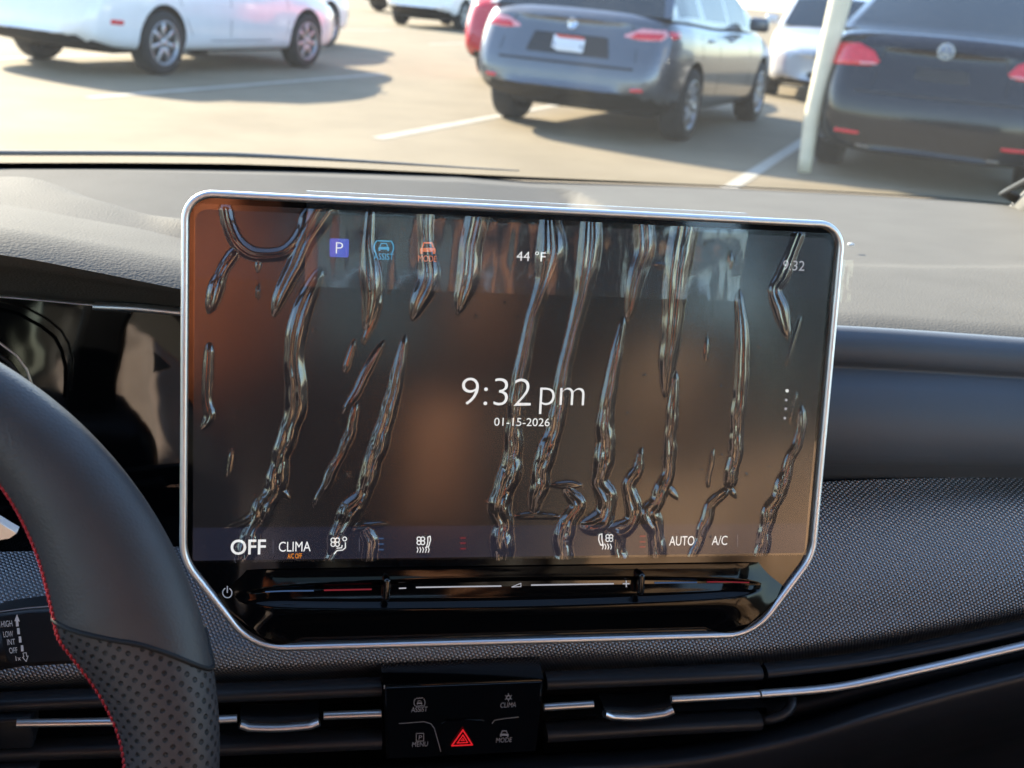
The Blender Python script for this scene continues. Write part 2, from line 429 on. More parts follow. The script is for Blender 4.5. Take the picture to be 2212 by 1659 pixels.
hf = Vector((sin(HEAD), cos(HEAD), 0)); hr = Vector((cos(HEAD), -sin(HEAD), 0))
def pline(base, length, wd=.1):
    a = Vector(base) - hf * .0; b = a + hf * length; z = Vector((0, 0, .004))
    mesh('parking_line', [a - hr * wd / 2 + z, b - hr * wd / 2 + z, b + hr * wd / 2 + z, a + hr * wd / 2 + z], [(3, 2, 1, 0)], LINE, ground, smooth=False)
b1 = gnd(815, 300)
STALL = 2.72
for k in range(-4, 5):
    p = b1 + hr * (STALL * k)
    pline(p + hf * (.0 if k != 1 else -.2), 5.4, .11)
for k in range(-4, 6):      # far row across the aisle
    pline(b1 + hr * (STALL * k) + hf * 12.5, 5.2, .11)

# ================================================================== dashboard
dash = empty('dashboard', Matrix.Translation((.09, .6, .75)), label='dark textured dashboard with sunlit soft top below the windscreen', cat='dashboard')
def h_recess(x, Y):
    """shallow well in the dash top, rounded right end"""
    s = lambda a: max(0., min(1., a)); sm = lambda a: a * a * (3 - 2 * a)
    x1, yb, r = .318, 1.245, .035
    dx, dy = x1 - x, yb - Y
    if dx < r and dy < r: wall = r - sqrt((r - dx) ** 2 + (r - dy) ** 2)
    else: wall = dx
    return -.032 * min(s(dy / .16), sm(s(wall / .022))) * sm(s((Y - .78) / .06))
FAR = [(-1000, 385, .98), (-700, 370, 1.12), (-400, 362, 1.21), (0, 363, 1.27), (300, 363, 1.29), (550, 366, 1.30), (1106, 384, 1.30), (1640, 403, 1.25), (2130, 433, 1.14), (2260, 446, 1.07), (2450, 470, .96)]
NEAR = [(-1000, 490, .60), (-400, 497, .60), (0, 508, .60), (200, 545, .60), (385, 583, .60), (700, 640, .61), (1100, 680, .63), (1500, 694, .625), (1815, 705, .615), (2212, 731, .60), (2500, 752, .585)]
NU_ = 240; us = np.linspace(-1000, 2450, NU_)
F_ = curve_pts(FAR, us); N_ = curve_pts(NEAR, us)
rows = 220; tv, tuv = [], []
for i in range(rows):
    t = i / (rows - 1)
    for j in range(len(us)):
        p = N_[j].lerp(F_[j], t)
        z = p.z + .003 * sin(pi * min(1, t * 1.0)) * (1 - t)
        z += h_recess(p.x, p.y)
        if t < .06: z -= .010 * (1 - t / .06) ** 2
        # soft crease along the pad
        z += -.0035 * (1 / (1 + exp(-(p.y - .80) / .006))) * (1 if p.x > .28 else max(0, (p.x - .2) / .08) if p.x > .2 else 0)
        tv.append((p.x, p.y, z)); tuv.append((p.x, p.y))
fs = [(i * NU_ + j, i * NU_ + j + 1, (i + 1) * NU_ + j + 1, (i + 1) * NU_ + j) for i in range(rows - 1) for j in range(NU_ - 1)]
mesh('top_pad', tv, fs, DASH, dash, uv=tuv)
TVA = np.array(tv)
def surf(x, Y): return float(TVA[np.argmin((TVA[:, 0] - x) ** 2 + (TVA[:, 1] - Y) ** 2), 2])
# ribbed grille strip inside the well, by the screen's left shoulder
gb = bmesh.new()
for k in range(46):
    x_ = -.20 + k * .0045; rbox(gb, (x_, 1.0, surf(x_, 1.0) + .0004), (.0022, .09, .002), .0006, 1)
tag(from_bm('grille', gb, DASH, dash), kind='stuff')
bar('panel_groove', [(-.3 + .58 * k / 24, 1.075, surf(-.3 + .58 * k / 24, 1.075)) for k in range(25)], .0014, .002, BLACK, dash)
# small stone-like crumb of grit resting on the pad, by the tab
# left hood over the instruments
H0 = [(-400, 378, .88), (0, 381, .88), (60, 383, .87), (220, 436, .80), (320, 463, .77), (400, 474, .745), (560, 520, .71)]
H1 = [(-400, 428, .79), (0, 432, .79), (220, 441, .785), (320, 470, .757), (400, 483, .732), (560, 530, .70)]
H2 = [(-400, 470, .72), (0, 477, .72), (200, 500, .715), (385, 535, .70), (560, 580, .68)]
H3 = [(-400, 493, .685), (0, 503, .685), (200, 540, .675), (385, 577, .66), (560, 618, .645)]
H4 = [(-400, 510, .662), (0, 522, .662), (200, 558, .652), (385, 593, .638), (560, 632, .625)]
H5 = [(-400, 532, .655), (0, 546, .655), (200, 578, .645), (385, 608, .632), (560, 645, .62)]
H6 = [(-400, 550, .660), (0, 562, .660), (200, 592, .65), (385, 622, .637), (560, 655, .625)]
H7 = [(-400, 580, .685), (0, 590, .685), (200, 614, .675), (385, 640, .66), (560, 668, .645)]
H8 = [(-400, 630, .72), (0, 642, .72), (200, 660, .715), (385, 672, .705), (560, 690, .69)]
loft('cluster_hood', [H0, H1, H2, H3, H4, H5, H6, H7, H8], DASH, dash, -1000, 540, 90, 5)
# passenger side padded face
B0 = [(1500, 692, .626), (1815, 703, .616), (2212, 729, .601), (2500, 750, .586)]
B1 = [(1500, 702, .614), (1815, 712, .604), (2212, 739, .589), (2500, 760, .575)]
B1b = [(1500, 722, .609), (1815, 732, .599), (2212, 758, .584), (2500, 779, .571)]
B2 = [(1500, 770, .607), (1815, 779, .597), (2212, 803, .582), (2500, 822, .569)]
B3 = [(1500, 787, .609), (1815, 795, .600), (2212, 818, .584), (2500, 836, .571)]
B3b = [(1500, 797, .608), (1815, 805, .598), (2212, 827, .582), (2500, 845, .570)]
B4 = [(1500, 830, .600), (1815, 838, .590), (2212, 858, .575), (2500, 872, .563)]
B5 = [(1500, 975, .592), (1815, 982, .582), (2212, 990, .567), (2500, 1000, .555)]
B5b = [(1500, 992, .594), (1815, 997, .584), (2212, 1004, .569), (2500, 1012, .557)]
B6 = [(1500, 1004, .604), (1815, 1008, .594), (2212, 1014, .579), (2500, 1021, .567)]
B7 = [(1500, 1048, .640), (1815, 1050, .630), (2212, 1050, .615), (2500, 1052, .603)]
loft('front_pad', [B0, B1, B1b, B2, B3, B3b, B4, B5, B5b, B6, B7], DASH2, dash, 1500, 2500, 60, 5)
# woven-look trim across the whole width
T0 = [(-400, 1195, .625), (0, 1192, .625), (400, 1180, .63), (1100, 1110, .635), (1800, 1040, .613), (2212, 1030, .598), (2500, 1030, .588)]
T1 = [(-400, 1240, .612), (0, 1238, .612), (400, 1230, .615), (1100, 1175, .618), (1800, 1120, .598), (2212, 1085, .584), (2500, 1075, .574)]
T2 = [(-400, 1300, .600), (0, 1300, .600), (400, 1295, .602), (1100, 1250, .605), (1800, 1200, .587), (2212, 1150, .574), (2500, 1120, .564)]
T3 = [(-400, 1380, .589), (0, 1375, .589), (450, 1365, .590), (1100, 1335, .592), (1800, 1285, .578), (2212, 1218, .566), (2500, 1170, .556)]
T4 = [(-400, 1440, .582), (0, 1430, .582), (450, 1410, .582), (1100, 1384, .584), (1646, 1365, .577), (1808, 1341, .574), (2212, 1266, .562), (2500, 1208, .552)]
T5 = [(-400, 1478, .579), (0, 1465, .579), (439, 1445, .579), (821, 1428, .581), (1203, 1414, .582), (1646, 1404, .575), (1929, 1364, .569), (2212, 1311, .561), (2500, 1250, .551)]
T6 = [(-400, 1500, .588), (0, 1488, .588), (450, 1466, .588), (821, 1450, .59), (1203, 1435, .591), (1646, 1420, .585), (1929, 1380, .578), (2212, 1330, .570), (2500, 1270, .56)]
T7 = [(-400, 1525, .602), (0, 1512, .602), (453, 1489, .602), (821, 1475, .604), (1207, 1458, .605), (1646, 1437, .598), (1929, 1397, .592), (2212, 1349, .584), (2500, 1292, .575)]
loft('woven_trim', [T0, T1, T2, T3, T4, T5, T6, T7], TRIM, dash, -400, 2500, 160, 6)
# dark well behind the vents, lower roll and knee panel
W0 = [(-400, 1515, .60), (0, 1505, .60), (453, 1480, .60), (1207, 1449, .605), (1646, 1428, .603), (1929, 1388, .597), (2212, 1340, .59), (2500, 1282, .58)]
W1 = [(-400, 1530, .625), (0, 1520, .625), (453, 1497, .625), (1207, 1466, .63), (1646, 1445, .628), (1929, 1405, .62), (2212, 1358, .61), (2500, 1300, .60)]
W2 = [(-400, 1700, .62), (0, 1690, .62), (453, 1668, .62), (1207, 1634, .625), (1646, 1585, .62), (1929, 1505, .61), (2212, 1432, .60), (2500, 1365, .59)]
loft('vent_well', [W0, W1, W2], BLACK, dash, -400, 2500, 80, 3, smooth_across=False)
L0 = [(-400, 1690, .61), (0, 1678, .61), (463, 1657, .61), (831, 1646, .61), (1160, 1627, .61), (1549, 1594, .605), (1722, 1556, .60), (1889, 1506, .59), (2050, 1461, .585), (2212, 1420, .58), (2500, 1345, .57)]
def sh(c, dv, Y): return [(u, v + dv * (1.0 if len(np.atleast_1d(dv)) == 1 else 1), y + Y) for u, v, y in c]
loft('lower_roll', [L0, sh(L0, 3, -.018), sh(L0, 16, -.036), sh(L0, 40, -.045), sh(L0, 75, -.045), sh(L0, 115, -.036), sh(L0, 150, -.012), sh(L0, 185, .02), sh(L0, 420, .03), sh(L0, 700, .05)], DARKPL, dash, -400, 2500, 100, 5)
def path(c, u0, u1, n=24): return curve_pts(c, np.linspace(u0, u1, n))
# long bars on the passenger side
TB = [(1653, 1449, .570), (1865, 1424, .566), (2050, 1390, .560), (2212, 1355, .555), (2500, 1285, .545)]
bar('dark_bar', path(TB, 1653, 2500, 40), .0034, .006, DARKPL, dash)
CB = [(1641, 1499, .566), (1808, 1484, .563), (1970, 1450, .558), (2131, 1413, .553), (2212, 1394, .550), (2500, 1318, .540)]
bar('chrome_bar', path([(u, v, y - .007) for u, v, y in CB], 1643, 2500, 44), .0024, .003, CHROME, dash, ex=2.0)
MB = [(1652, 1535, .585), (1722, 1524, .583), (1889, 1481, .576), (2212, 1408, .565), (2500, 1333, .555)]
bar('black_bar', path(MB, 1652, 2500, 40), .0055, .006, BLACK, dash)
# bit of grit
gb = bmesh.new(); bmesh.ops.create_icosphere(gb, subdivisions=1, radius=.0022)
gp = at(1838, 528, .86)
for v in gb.verts: v.co = Vector((v.co.x * 1.7, v.co.y, v.co.z * .8)) * random.uniform(.85, 1.1) + Vector((gp.x, gp.y, gp.z))
grit = from_bm('paper_scrap', gb, mat('white_scrap', (.8, .8, .78), .6, var=.05))
tag(grit, 'tiny white crumb on the sunlit dash top right of the screen', 'crumb')

# ================================================================== air vents
def vent(label, top, low, chromes, tab, u0, u1, extra=()):
    m = at((u0 + u1) / 2, top[0][1] + 120, .6)
    v = empty('air_vent', Matrix.Translation(m), label=label, cat='air vent', group='dashboard air vents')
    bar('slat', path(top, u0, u1), .0042, .007, DARKPL, v)
    bar('slat', path(low, u0, u1), .0048, .008, DARKPL, v)
    a = np.array(top, float)
    for f in (.52, 1.42):       # recessed blades
        c = [(u, vv + (ll - vv) * f, y + .022) for (u, vv, y), ll in zip(top, cr([q[0] for q in low], [q[1] for q in low], a[:, 0]))]
        bar('slat', path(c, u0, u1), .0012, .012, BLACK, v)
    for c in chromes: bar('chrome_strip', path(c, c[0][0], c[-1][0], 10), .0022, .0028, CHROME2, v, ex=2.0)
    if tab:
        pts = path(tab, tab[0][0], tab[-1][0], 28)
        bk = [p + Vector((0, .004, .0016)) for p in pts]
        t = bar('adjuster_tab', bk, .0028, .009, BLACK, v)
        lip = []
        n = len(pts)
        for i, p in enumerate(pts):
            e = min(i, n - 1 - i) / 3.0
            lip.append(p + Vector((0, -.006, .0018 * max(0, 1 - e))))
        b_ = bar('tab_lip', lip, .0021, .003, CHROME2, t)
    for e in extra: e(v)
    return v
vent('black slatted centre air vent between steering wheel and button panel',
     [(430, 1498, .575), (459, 1497, .575), (822, 1483, .575)], [(430, 1609, .575), (463, 1608, .575), (824, 1594, .575)],
     [[(430, 1556, .562), (512, 1552, .562)], [(699, 1546, .562), (823, 1541.5, .562)]],
     [(519, 1556, .568), (600, 1558, .568), (689, 1551, .568)], 430, 823)
vent('black slatted centre air vent with silver tab, right of the button panel',
     [(1180, 1470, .575), (1400, 1461, .574), (1649, 1449, .571)], [(1165, 1581, .575), (1400, 1567, .574), (1627, 1555, .571), (1660, 1553, .570)],
     [[(1175, 1527.5, .562), (1281, 1521, .562)], [(1450, 1510.5, .561), (1560, 1504.5, .560), (1639, 1499.5, .559)]],
     [(1299, 1533, .568), (1375, 1535, .568), (1447, 1526, .567)], 1178, 1641,
     extra=(lambda v: tube('end_loop', [at(*p) for p in ((1641, 1555, .571), (1665, 1553, .570), (1688, 1546, .570), (1703, 1535, .571), (1710, 1522, .573), (1709, 1508, .576))], .0034, DARKPL, v),))
vent('black driver side air vent half hidden behind the steering wheel',
     [(-300, 1530, .578), (0, 1516, .576), (300, 1503, .576)], [(-300, 1632, .578), (0, 1620, .576), (300, 1610, .576)],
     [[(37, 1562, .562), (120, 1561, .562), (300, 1558, .562)]], None, -300, 300)
bm_ = bmesh.new()
for (ua, va, ub, vb) in ((-60, 1522, 76, 1606), (-60, 1628, 84, 1665)):
    a, b = at(ua, va, .58), at(ub, vb, .57)
    rbox(bm_, (a + b) / 2, (abs(b.x - a.x), .02, abs(b.z - a.z)), .002, 2)
from_bm('vent_block', bm_, DARKPL, dash)

# ================================================================== button panel
pA, pB, pD, pC = at(828, 1483, .562), at(1176, 1469.5, .562), at(835, 1643, .570), at(1158, 1626, .570)
bfr = Frame((pA + pB + pC + pD) / 4, pB - pA, pA - pD)
bp_ = empty('button_panel', bfr.M, label='glossy black button panel with hazard switch below the screen', cat='button panel')
o = [bfr.loc(828, 1483), bfr.loc(1176, 1469.5), bfr.loc(1158, 1626), bfr.loc(835, 1643)]
bm_ = bmesh.new()
ft = [bm_.verts.new((x, 0, z)) for x, z in o]; bk = [bm_.verts.new((x, .03, z)) for x, z in o]
bm_.faces.new(list(reversed(ft))); bm_.faces.new(bk)
for i in range(4): bm_.faces.new((ft[i], ft[(i + 1) % 4], bk[(i + 1) % 4], bk[i]))
bmesh.ops.recalc_face_normals(bm_, faces=bm_.faces[:])
bmesh.ops.bevel(bm_, geom=[e for e in bm_.edges if all(abs(v.co.y) < 1e-6 for v in e.verts)], offset=.0016, segments=3, affect='EDGES')
autosmooth(from_bm('panel_face', bm_, PIANO, bp_, local=True), 50)
hz = [(951, 1560), (960, 1554), (1040, 1551), (1049, 1557), (1046, 1580), (1039, 1618), (1034, 1624), (963, 1629), (956, 1623), (952, 1590)]
hq = px_poly(bfr, hz)
bm_ = bmesh.new(); f1 = [bm_.verts.new((x, -.0012, z)) for x, z in hq]; f2 = [bm_.verts.new((x, .002, z)) for x, z in hq]
bm_.faces.new(f1)
for i in range(len(f1)): bm_.faces.new((f1[i], f2[i], f2[(i + 1) % len(f1)], f1[(i + 1) % len(f1)]))
bmesh.ops.recalc_face_normals(bm_, faces=bm_.faces[:])
bmesh.ops.bevel(bm_, geom=[e for e in bm_.edges if all(v.co.y < -.001 for v in e.verts)], offset=.0007, segments=2, affect='EDGES')
hb = autosmooth(from_bm('hazard_button', bm_, PIANO, bp_, local=True), 40); MW[hb] = MW[bp_]
P = stroke(bfr, [(975, 1605), (1019, 1603), (999, 1571)], 3.2, True) + stroke(bfr, [(987, 1599), (1009, 1598), (999, 1582)], 2.4, True) + stroke(bfr, [(995, 1594), (1002, 1594), (999, 1589)], 1.6, True)
flat('hazard_triangle', P, PRINTR, hb, .0022)
P = []
for c in ([(862, 1562), (915, 1558), (930, 1562), (938, 1572), (952, 1622)], [(1063, 1562), (1068, 1555), (1090, 1551), (1120, 1548)], [(962, 1622), (1036, 1617)], [(960, 1616), (1038, 1611)]):
    P += stroke(bfr, c, 1.3)
flat('seam_edge', P, PRINTG, bp_, .0004)
text('assist_text', 'ASSIST', bfr, bp_, 888, 922.5, 1536, 10.5, PRINTG)
flat('assist_icon', car_icon(bfr, 906, 1516, 7.5) + stroke(bfr, arc((906, 1516), 12, 140, 220, 6), 1.6) + stroke(bfr, arc((906, 1516), 12, -40, 40, 6), 1.6) + stroke(bfr, [(899, 1507), (913, 1506)], 1.6) + stroke(bfr, [(899, 1524), (913, 1523)], 1.6), PRINTG, bp_)
text('clima_text', 'CLIMA', bfr, bp_, 1080, 1114, 1526.5, 10.5, PRINTG)
P = []
for k in range(6):
    a = radians(60 * k + 30); P += stroke(bfr, [(1098 + 3 * cos(a), 1505 + 3 * sin(a)), (1098 + 8 * cos(a), 1505 + 8 * sin(a))], 1.8)
flat('snow_icon', P + stroke(bfr, arc((1098, 1505), 4.5, 0, 360, 6), 1.8), PRINTG, bp_)
text('menu_text', 'MENU', bfr, bp_, 890, 923.5, 1611, 10, PRINTG)
flat('park_box', stroke(bfr, [(899, 1583), (915, 1582.5), (915, 1599), (899, 1599.5)], 1.4, True), PRINTG, bp_)
text('park_text', 'P', bfr, bp_, 904, 911, 1596, 9, PRINTG)
text('mode_text', 'MODE', bfr, bp_, 1071, 1104.5, 1602, 10, PRINTG)
flat('mode_icon', car_icon(bfr, 1089, 1583, 12), PRINTG, bp_)
flat('top_glint', stroke(bfr, [(830, 1484), (830, 1478)], 2.5), PRINTG, bp_, .0012)

# ================================================================== instrument cluster and wiper stalk
cl = empty('instrument_cluster', Matrix.Translation(at(150, 950, .62)), label='glossy black instrument cluster behind the steering wheel', cat='instrument cluster')
K0 = [(-400, 632, 0.720), (0, 641, 0.718), (395, 671, 0.712)]
K1 = [(-400, 850, 0.710), (0, 850, 0.708), (395, 860, 0.702)]
K2 = [(-400, 1050, 0.700), (0, 1055, 0.697), (395, 1060, 0.690)]
K3 = [(-400, 1245, 0.698), (0, 1238, 0.694), (395, 1246, 0.688)]
loft('cluster_panel', [K0, K1, K2, K3], PIANO2, cl, -400, 480, 50, 8)
bar('chrome_line', path([(-400, 624, 0.705), (0, 640, 0.702), (230, 660, 0.700), (395, 669, 0.696)], -400, 470, 30), .0007, .002, CHROME, cl)
bar('trim_blade', path([(212, 661, 0.697), (300, 665, 0.692), (395, 674, 0.690)], 205, 470, 20), .0022, .004, CHROME, cl)
for k, (dx, dy, r) in enumerate(((0, 0, .0008), (-14, 16, .0012))):
    tube('bezel_ring', [at(u + dx, v + dy, .66) for u, v in ((-150, 690), (-60, 712), (0, 741), (36, 768), (58, 798), (70, 835), (72, 900))], r, DARKPL if k else CHROME, cl)
sfr = Frame(at(80, 1378, .525), at(160, 1372, .520) - at(0, 1384, .530), at(80, 1300, .527) - at(80, 1440, .520))
stk = empty('wiper_stalk', sfr.M, label='black wiper stalk printed with HIGH LOW INT OFF, behind the wheel', cat='stalk')
oo = px_poly(sfr, [(-40, 1328), (-5, 1322), (60, 1314), (240, 1304), (260, 1430), (60, 1443), (22, 1440), (8, 1425), (0, 1395), (-6, 1350)])
bm_ = bmesh.new(); f1 = [bm_.verts.new((x, 0, z)) for x, z in oo]; f2 = [bm_.verts.new((x, .022, z)) for x, z in oo]
bm_.faces.new(f1); bm_.faces.new(list(reversed(f2)))
for i in range(len(f1)): bm_.faces.new((f1[i], f2[i], f2[(i + 1) % len(f1)], f1[(i + 1) % len(f1)]))
bmesh.ops.recalc_face_normals(bm_, faces=bm_.faces[:])
bmesh.ops.bevel(bm_, geom=[e for e in bm_.edges if all(v.co.y < .001 for v in e.verts)], offset=.0025, segments=3, affect='EDGES')
autosmooth(from_bm('stalk_body', bm_, DARKPL, stk, local=True), 45)
tube('stalk_lever', [at(150, 1375, .54), at(-100, 1420, .56), at(-350, 1470, .60)], .011, DARKPL, stk)
flat('edge_line', stroke(sfr, [(-30, 1326), (0, 1321), (60, 1313), (150, 1306)], 2.2), PRINTG, stk, .0002)
for s, a, b, vb, h in (('HIGH', 5, 29, 1353, 13), ('LOW', 9.5, 30.5, 1375, 12.5), ('INT', 18, 35, 1392, 12.5), ('OFF', 22, 40, 1410, 12), ('1x', 36, 47, 1426, 10)):
    text('stalk_text', s, sfr, stk, a, b, vb, h, PRINT)
P = [px_poly(sfr, [(38, 1326), (44.5, 1342), (41, 1341), (42, 1352), (36, 1352.5), (35.5, 1341), (32.5, 1341)])]
for (u, v) in ((41, 1363), (44.5, 1381), (49, 1400)): P.append(px_poly(sfr, [(u - 3, v - 7), (u + 2.4, v - 7.3), (u + 3.6, v + 6), (u - 2, v + 6.4)]))
P += stroke(sfr, [(51, 1410), (58, 1409), (59, 1417), (62, 1416), (58, 1428), (50, 1419), (53, 1418)], 1.5, True)
flat('stalk_arrow', P, PRINT, stk)

# ================================================================== steering wheel
wc = CAM + ray(-575, 1650) * .44
wn = Vector((-.09, -.935, .345)).normalized()            # towards the driver
wx = (RGT - wn * RGT.dot(wn)).normalized(); wy = wn.cross(wx)
WM = Matrix(((wx.x, wy.x, wn.x, wc.x), (wx.y, wy.y, wn.y, wc.y), (wx.z, wy.z, wn.z, wc.z), (0, 0, 0, 1)))
sw = empty('steering_wheel', WM, label='dark leather steering wheel rim with perforated grip and red stitching', cat='steering wheel')
th_k = [-180, -120, -60, -30, -10, 2, 11, 16.6, 21, 25, 36, 45, 60, 90, 130, 180]
ri_k = [840, 825, 800, 790, 825, 812, 772, 742, 726, 735, 776, 808, 838, 842, 842, 840]
KPX = .44 / 2500
def rim_pt(th, ph):
    Ri = float(cr(th_k, ri_k, np.array([th]))[0]) * KPX; Ro = 1026 * KPX
    a = (Ro - Ri) / 2; Rc = (Ro + Ri) / 2; b = .0165 + .003 * (a - .018) / .01
    e = 2 / 2.25; c, s = cos(ph), sin(ph)
    r = Rc + a * abs(c) ** e * (1 if c >= 0 else -1); h = b * abs(s) ** e * (1 if s >= 0 else -1)
    t = radians(th); return Vector((r * cos(t), r * sin(t), h))
def seam_th(ph):          # slanted join between the smooth and the punched leather
    return 24.6 - 14.4 * (1 - (cos(ph) * -1 + 1) / 2) if sin(ph) > -.2 else 15
NT, NP = 540, 64
vs, uv = [], []
for i in range(NT):
    th = -180 + 360 * i / NT; arc_l = 0; prev = None
    for j in range(NP):
        ph = 2 * pi * j / NP; p = rim_pt(th, ph)
        if prev is not None: arc_l += (p - prev).length
        prev = p; vs.append(p); uv.append((radians(th) * .16, arc_l))
fs = sweep_faces(NT, NP, closed_path=True)
o = mesh('rim', vs, fs, [LEATHER, PERF], sw, local=True, uv=uv)
mi = []
for f in fs:
    i = f[0] // NP; j = f[0] % NP; th = -180 + 360 * (i + .5) / NT; ph = 2 * pi * (j + .5) / NP
    mi.append(1 if -38 < th < seam_th(ph) else 0)
o.data.polygons.foreach_set('material_index', mi)
sp = []
for k in range(60):
    ph = pi * 1.12 - (pi * 1.24) * k / 59
    p = rim_pt(seam_th(ph), ph); sp.append(p)
tube('seam', sp, .0011, BLK_TH, sw, local=True, n=6)
bm_ = bmesh.new()
th = -60.0
while th < 170:
    ph = radians(158)
    a, b = rim_pt(th, ph + .10), rim_pt(th + .95, ph - .10)
    d = (b - a); m_ = Matrix.Translation((a + b) / 2) @ d.to_track_quat('X', 'Z').to_matrix().to_4x4()
    rbox(bm_, (0, 0, .0003), (d.length * 1.12, .0013, .0013), .0005, 1, m_)
    th += .95
tag(from_bm('stitching', bm_, RED_TH, sw, local=True), 'red thread stitched along the inside of the rim', kind='stuff')
# hub and spokes (mostly out of the frame)
bm_ = bmesh.new(); rbox(bm_, (0, 0, -.02), (.13, .11, .05), .022, 4); from_bm('hub', bm_, DARKPL, sw, local=True)
for a, L_ in ((72, .142), (160, .142), (-85, .15)):
    m_ = Matrix.Rotation(radians(a), 4, 'Z')
    bm_ = bmesh.new(); rbox(bm_, (.095, 0, -.022), (.09, .038, .014), .006, 3, m_); s_ = from_bm('spoke', bm_, DARKPL, sw, local=True)
    MW[s_] = MW[sw]
    bm_ = bmesh.new(); rbox(bm_, (.10, .012, -.012), (.055, .006, .008), .002, 2, m_); from_bm('spoke_trim', bm_, CHROME, s_, local=True)
pd = [at(u, v, .47) for u, v in ((-60, 1105), (-20, 1118), (12, 1138), (36, 1152), (20, 1163), (-20, 1170), (-60, 1172))]
bm_ = bmesh.new(); f1 = [bm_.verts.new(p) for p in pd]; f2 = [bm_.verts.new(p + Vector((0, .006, 0))) for p in pd]
bm_.faces.new(f1); bm_.faces.new(list(reversed(f2)))
for i in range(len(f1)): bm_.faces.new((f1[i], f2[i], f2[(i + 1) % len(f1)], f1[(i + 1) % len(f1)]))
bmesh.ops.recalc_face_normals(bm_, faces=bm_.faces[:])
from_bm('shift_paddle', bm_, CHROME2, sw, smooth=False)

# ================================================================== centre screen
ST = radians(10.54)
SF = Frame((.1281, .5541, .9991), (1, 0, 0), (0, sin(ST), cos(ST)))
scr = empty('infotainment_screen', SF.M, label='wide tablet-style centre screen in a silver frame showing the clock', cat='screen')
def round_poly(pts, rad, seg=8):
    out = []; n = len(pts)
    for i, p in enumerate(pts):
        p = Vector(p); a = (Vector(pts[i - 1]) - p); b = (Vector(pts[(i + 1) % n]) - p)
        r = rad[i]; an = a.angle(b); d = min(r / tan(an / 2), a.length * .48, b.length * .48); r = d * tan(an / 2)
        a.normalize(); b.normalize(); c = p + (a + b).normalized() * (r / sin(an / 2))
        s = p + a * d - c; e = p + b * d - c
        t0 = math.atan2(s.y, s.x); t1 = math.atan2(e.y, e.x)
        while t1 - t0 > pi: t1 -= 2 * pi
        while t1 - t0 < -pi: t1 += 2 * pi
        for k in range(seg + 1):
            t = t0 + (t1 - t0) * k / seg; out.append((c.x + cos(t) * r, c.y + sin(t) * r))
    return out
def inset(pts, d):
    out = []; n = len(pts); P = [Vector(p) for p in pts]
    for i in range(n):
        a, b = P[i - 1], P[(i + 1) % n]; t = (b - a).normalized(); out.append(P[i] + Vector((t.y, -t.x)) * d)
    return out
# outer outline, clockwise from top left
OUTL = round_poly([(-.1727, .0972), (.1727, .0972), (.1727, -.0900), (.1405, -.1368), (-.1365, -.1368), (-.1727, -.0875)], [.0150, .0150, .030, .034, .036, .030], 14)
mid = inset(OUTL, .0020)
bead = []
NB = 14
for (x, z), in zip(mid):
    pass
m_pts = [Vector((p[0], 0, p[1])) for p in mid]
vs = []
n = len(m_pts)
for i, p in enumerate(m_pts):
    t = (m_pts[(i + 1) % n] - m_pts[i - 1]).normalized(); s_ = t.cross(Vector((0, 1, 0))).normalized()
    for j in range(NB):
        a = 2 * pi * j / NB; c, d = cos(a), sin(a)
        vs.append(p + s_ * (.0019 * abs(c) ** .8 * (1 if c >= 0 else -1)) + Vector((0, -.0028, 0)) * (abs(d) ** .8 * (1 if d >= 0 else -1)) + Vector((0, .0005, 0)))
mesh('frame', vs, sweep_faces(n, NB, closed_path=True), CHROME, scr, local=True)
# back shell
bkp = inset(OUTL, .002); bk2 = inset(OUTL, .012)
vs = [(x, .001, z) for x, z in bkp] + [(x, .016, z) for x, z in bk2]
fs = [(i, (i + 1) % n, n + (i + 1) % n, n + i) for i in range(n)] + [tuple(range(n, 2 * n))]
mesh('back_shell', vs, fs, DARKPL, scr, local=True)
# black glass border
inn = inset(OUTL, .0034)
gl = inn
bz = bmesh.new()
gv_ = [bz.verts.new((p.x, .0012, p.y)) for p in gl]
bz.faces.new(gv_)
from_bm('bezel', bz, PIANO, scr, local=True, smooth=False)
# lit panel
def display_material():
    m = bpy.data.materials.new('dark_lit_display'); m.use_nodes = True
    N, L = m.node_tree.nodes, m.node_tree.links; b = N['Principled BSDF']
    b.inputs['Base Color'].default_value = (.006, .006, .007, 1); b.inputs['Roughness'].default_value = .24
    b.inputs['Specular IOR Level'].default_value = .25

    tc = N.new('ShaderNodeTexCoord'); nz = N.new('ShaderNodeTexNoise'); nz.inputs['Scale'].default_value = 1500
    # the picture itself: paler status bands at its head and foot
    sp = N.new('ShaderNodeSeparateXYZ'); L.new(tc.outputs['Object'], sp.inputs[0])
    r = N.new('ShaderNodeValToRGB'); r.color_ramp.interpolation = 'CONSTANT'
    mr = N.new('ShaderNodeMapRange'); mr.inputs['From Min'].default_value = -.0878; mr.inputs['From Max'].default_value = .0878
    L.new(sp.outputs['Z'], mr.inputs['Value']); L.new(mr.outputs[0], r.inputs['Fac'])
    e = r.color_ramp.elements; e[0].position = 0; e[0].color = (.30, .33, .62, 1); e[1].position = .0968; e[1].color = (.18, .17, .20, 1)
    q = e.new(.81); q.color = (.24, .24, .34, 1)
    L.new(r.outputs[0], b.inputs['Emission Color']); b.inputs['Emission Strength'].default_value = .011
    L.new(tc.outputs['Object'], nz.inputs['Vector'])
    bp = N.new('ShaderNodeBump'); bp.inputs['Strength'].default_value = .05; bp.inputs['Distance'].default_value = .0003
    L.new(nz.outputs['Fac'], bp.inputs['Height']); L.new(bp.outputs[0], b.inputs['Normal'])
    return m
DISP = display_material()
AO = round_poly([(-.166, .0878), (.166, .0878), (.166, -.0878), (-.166, -.0878)], [.006, .006, .0015, .0015], 8)
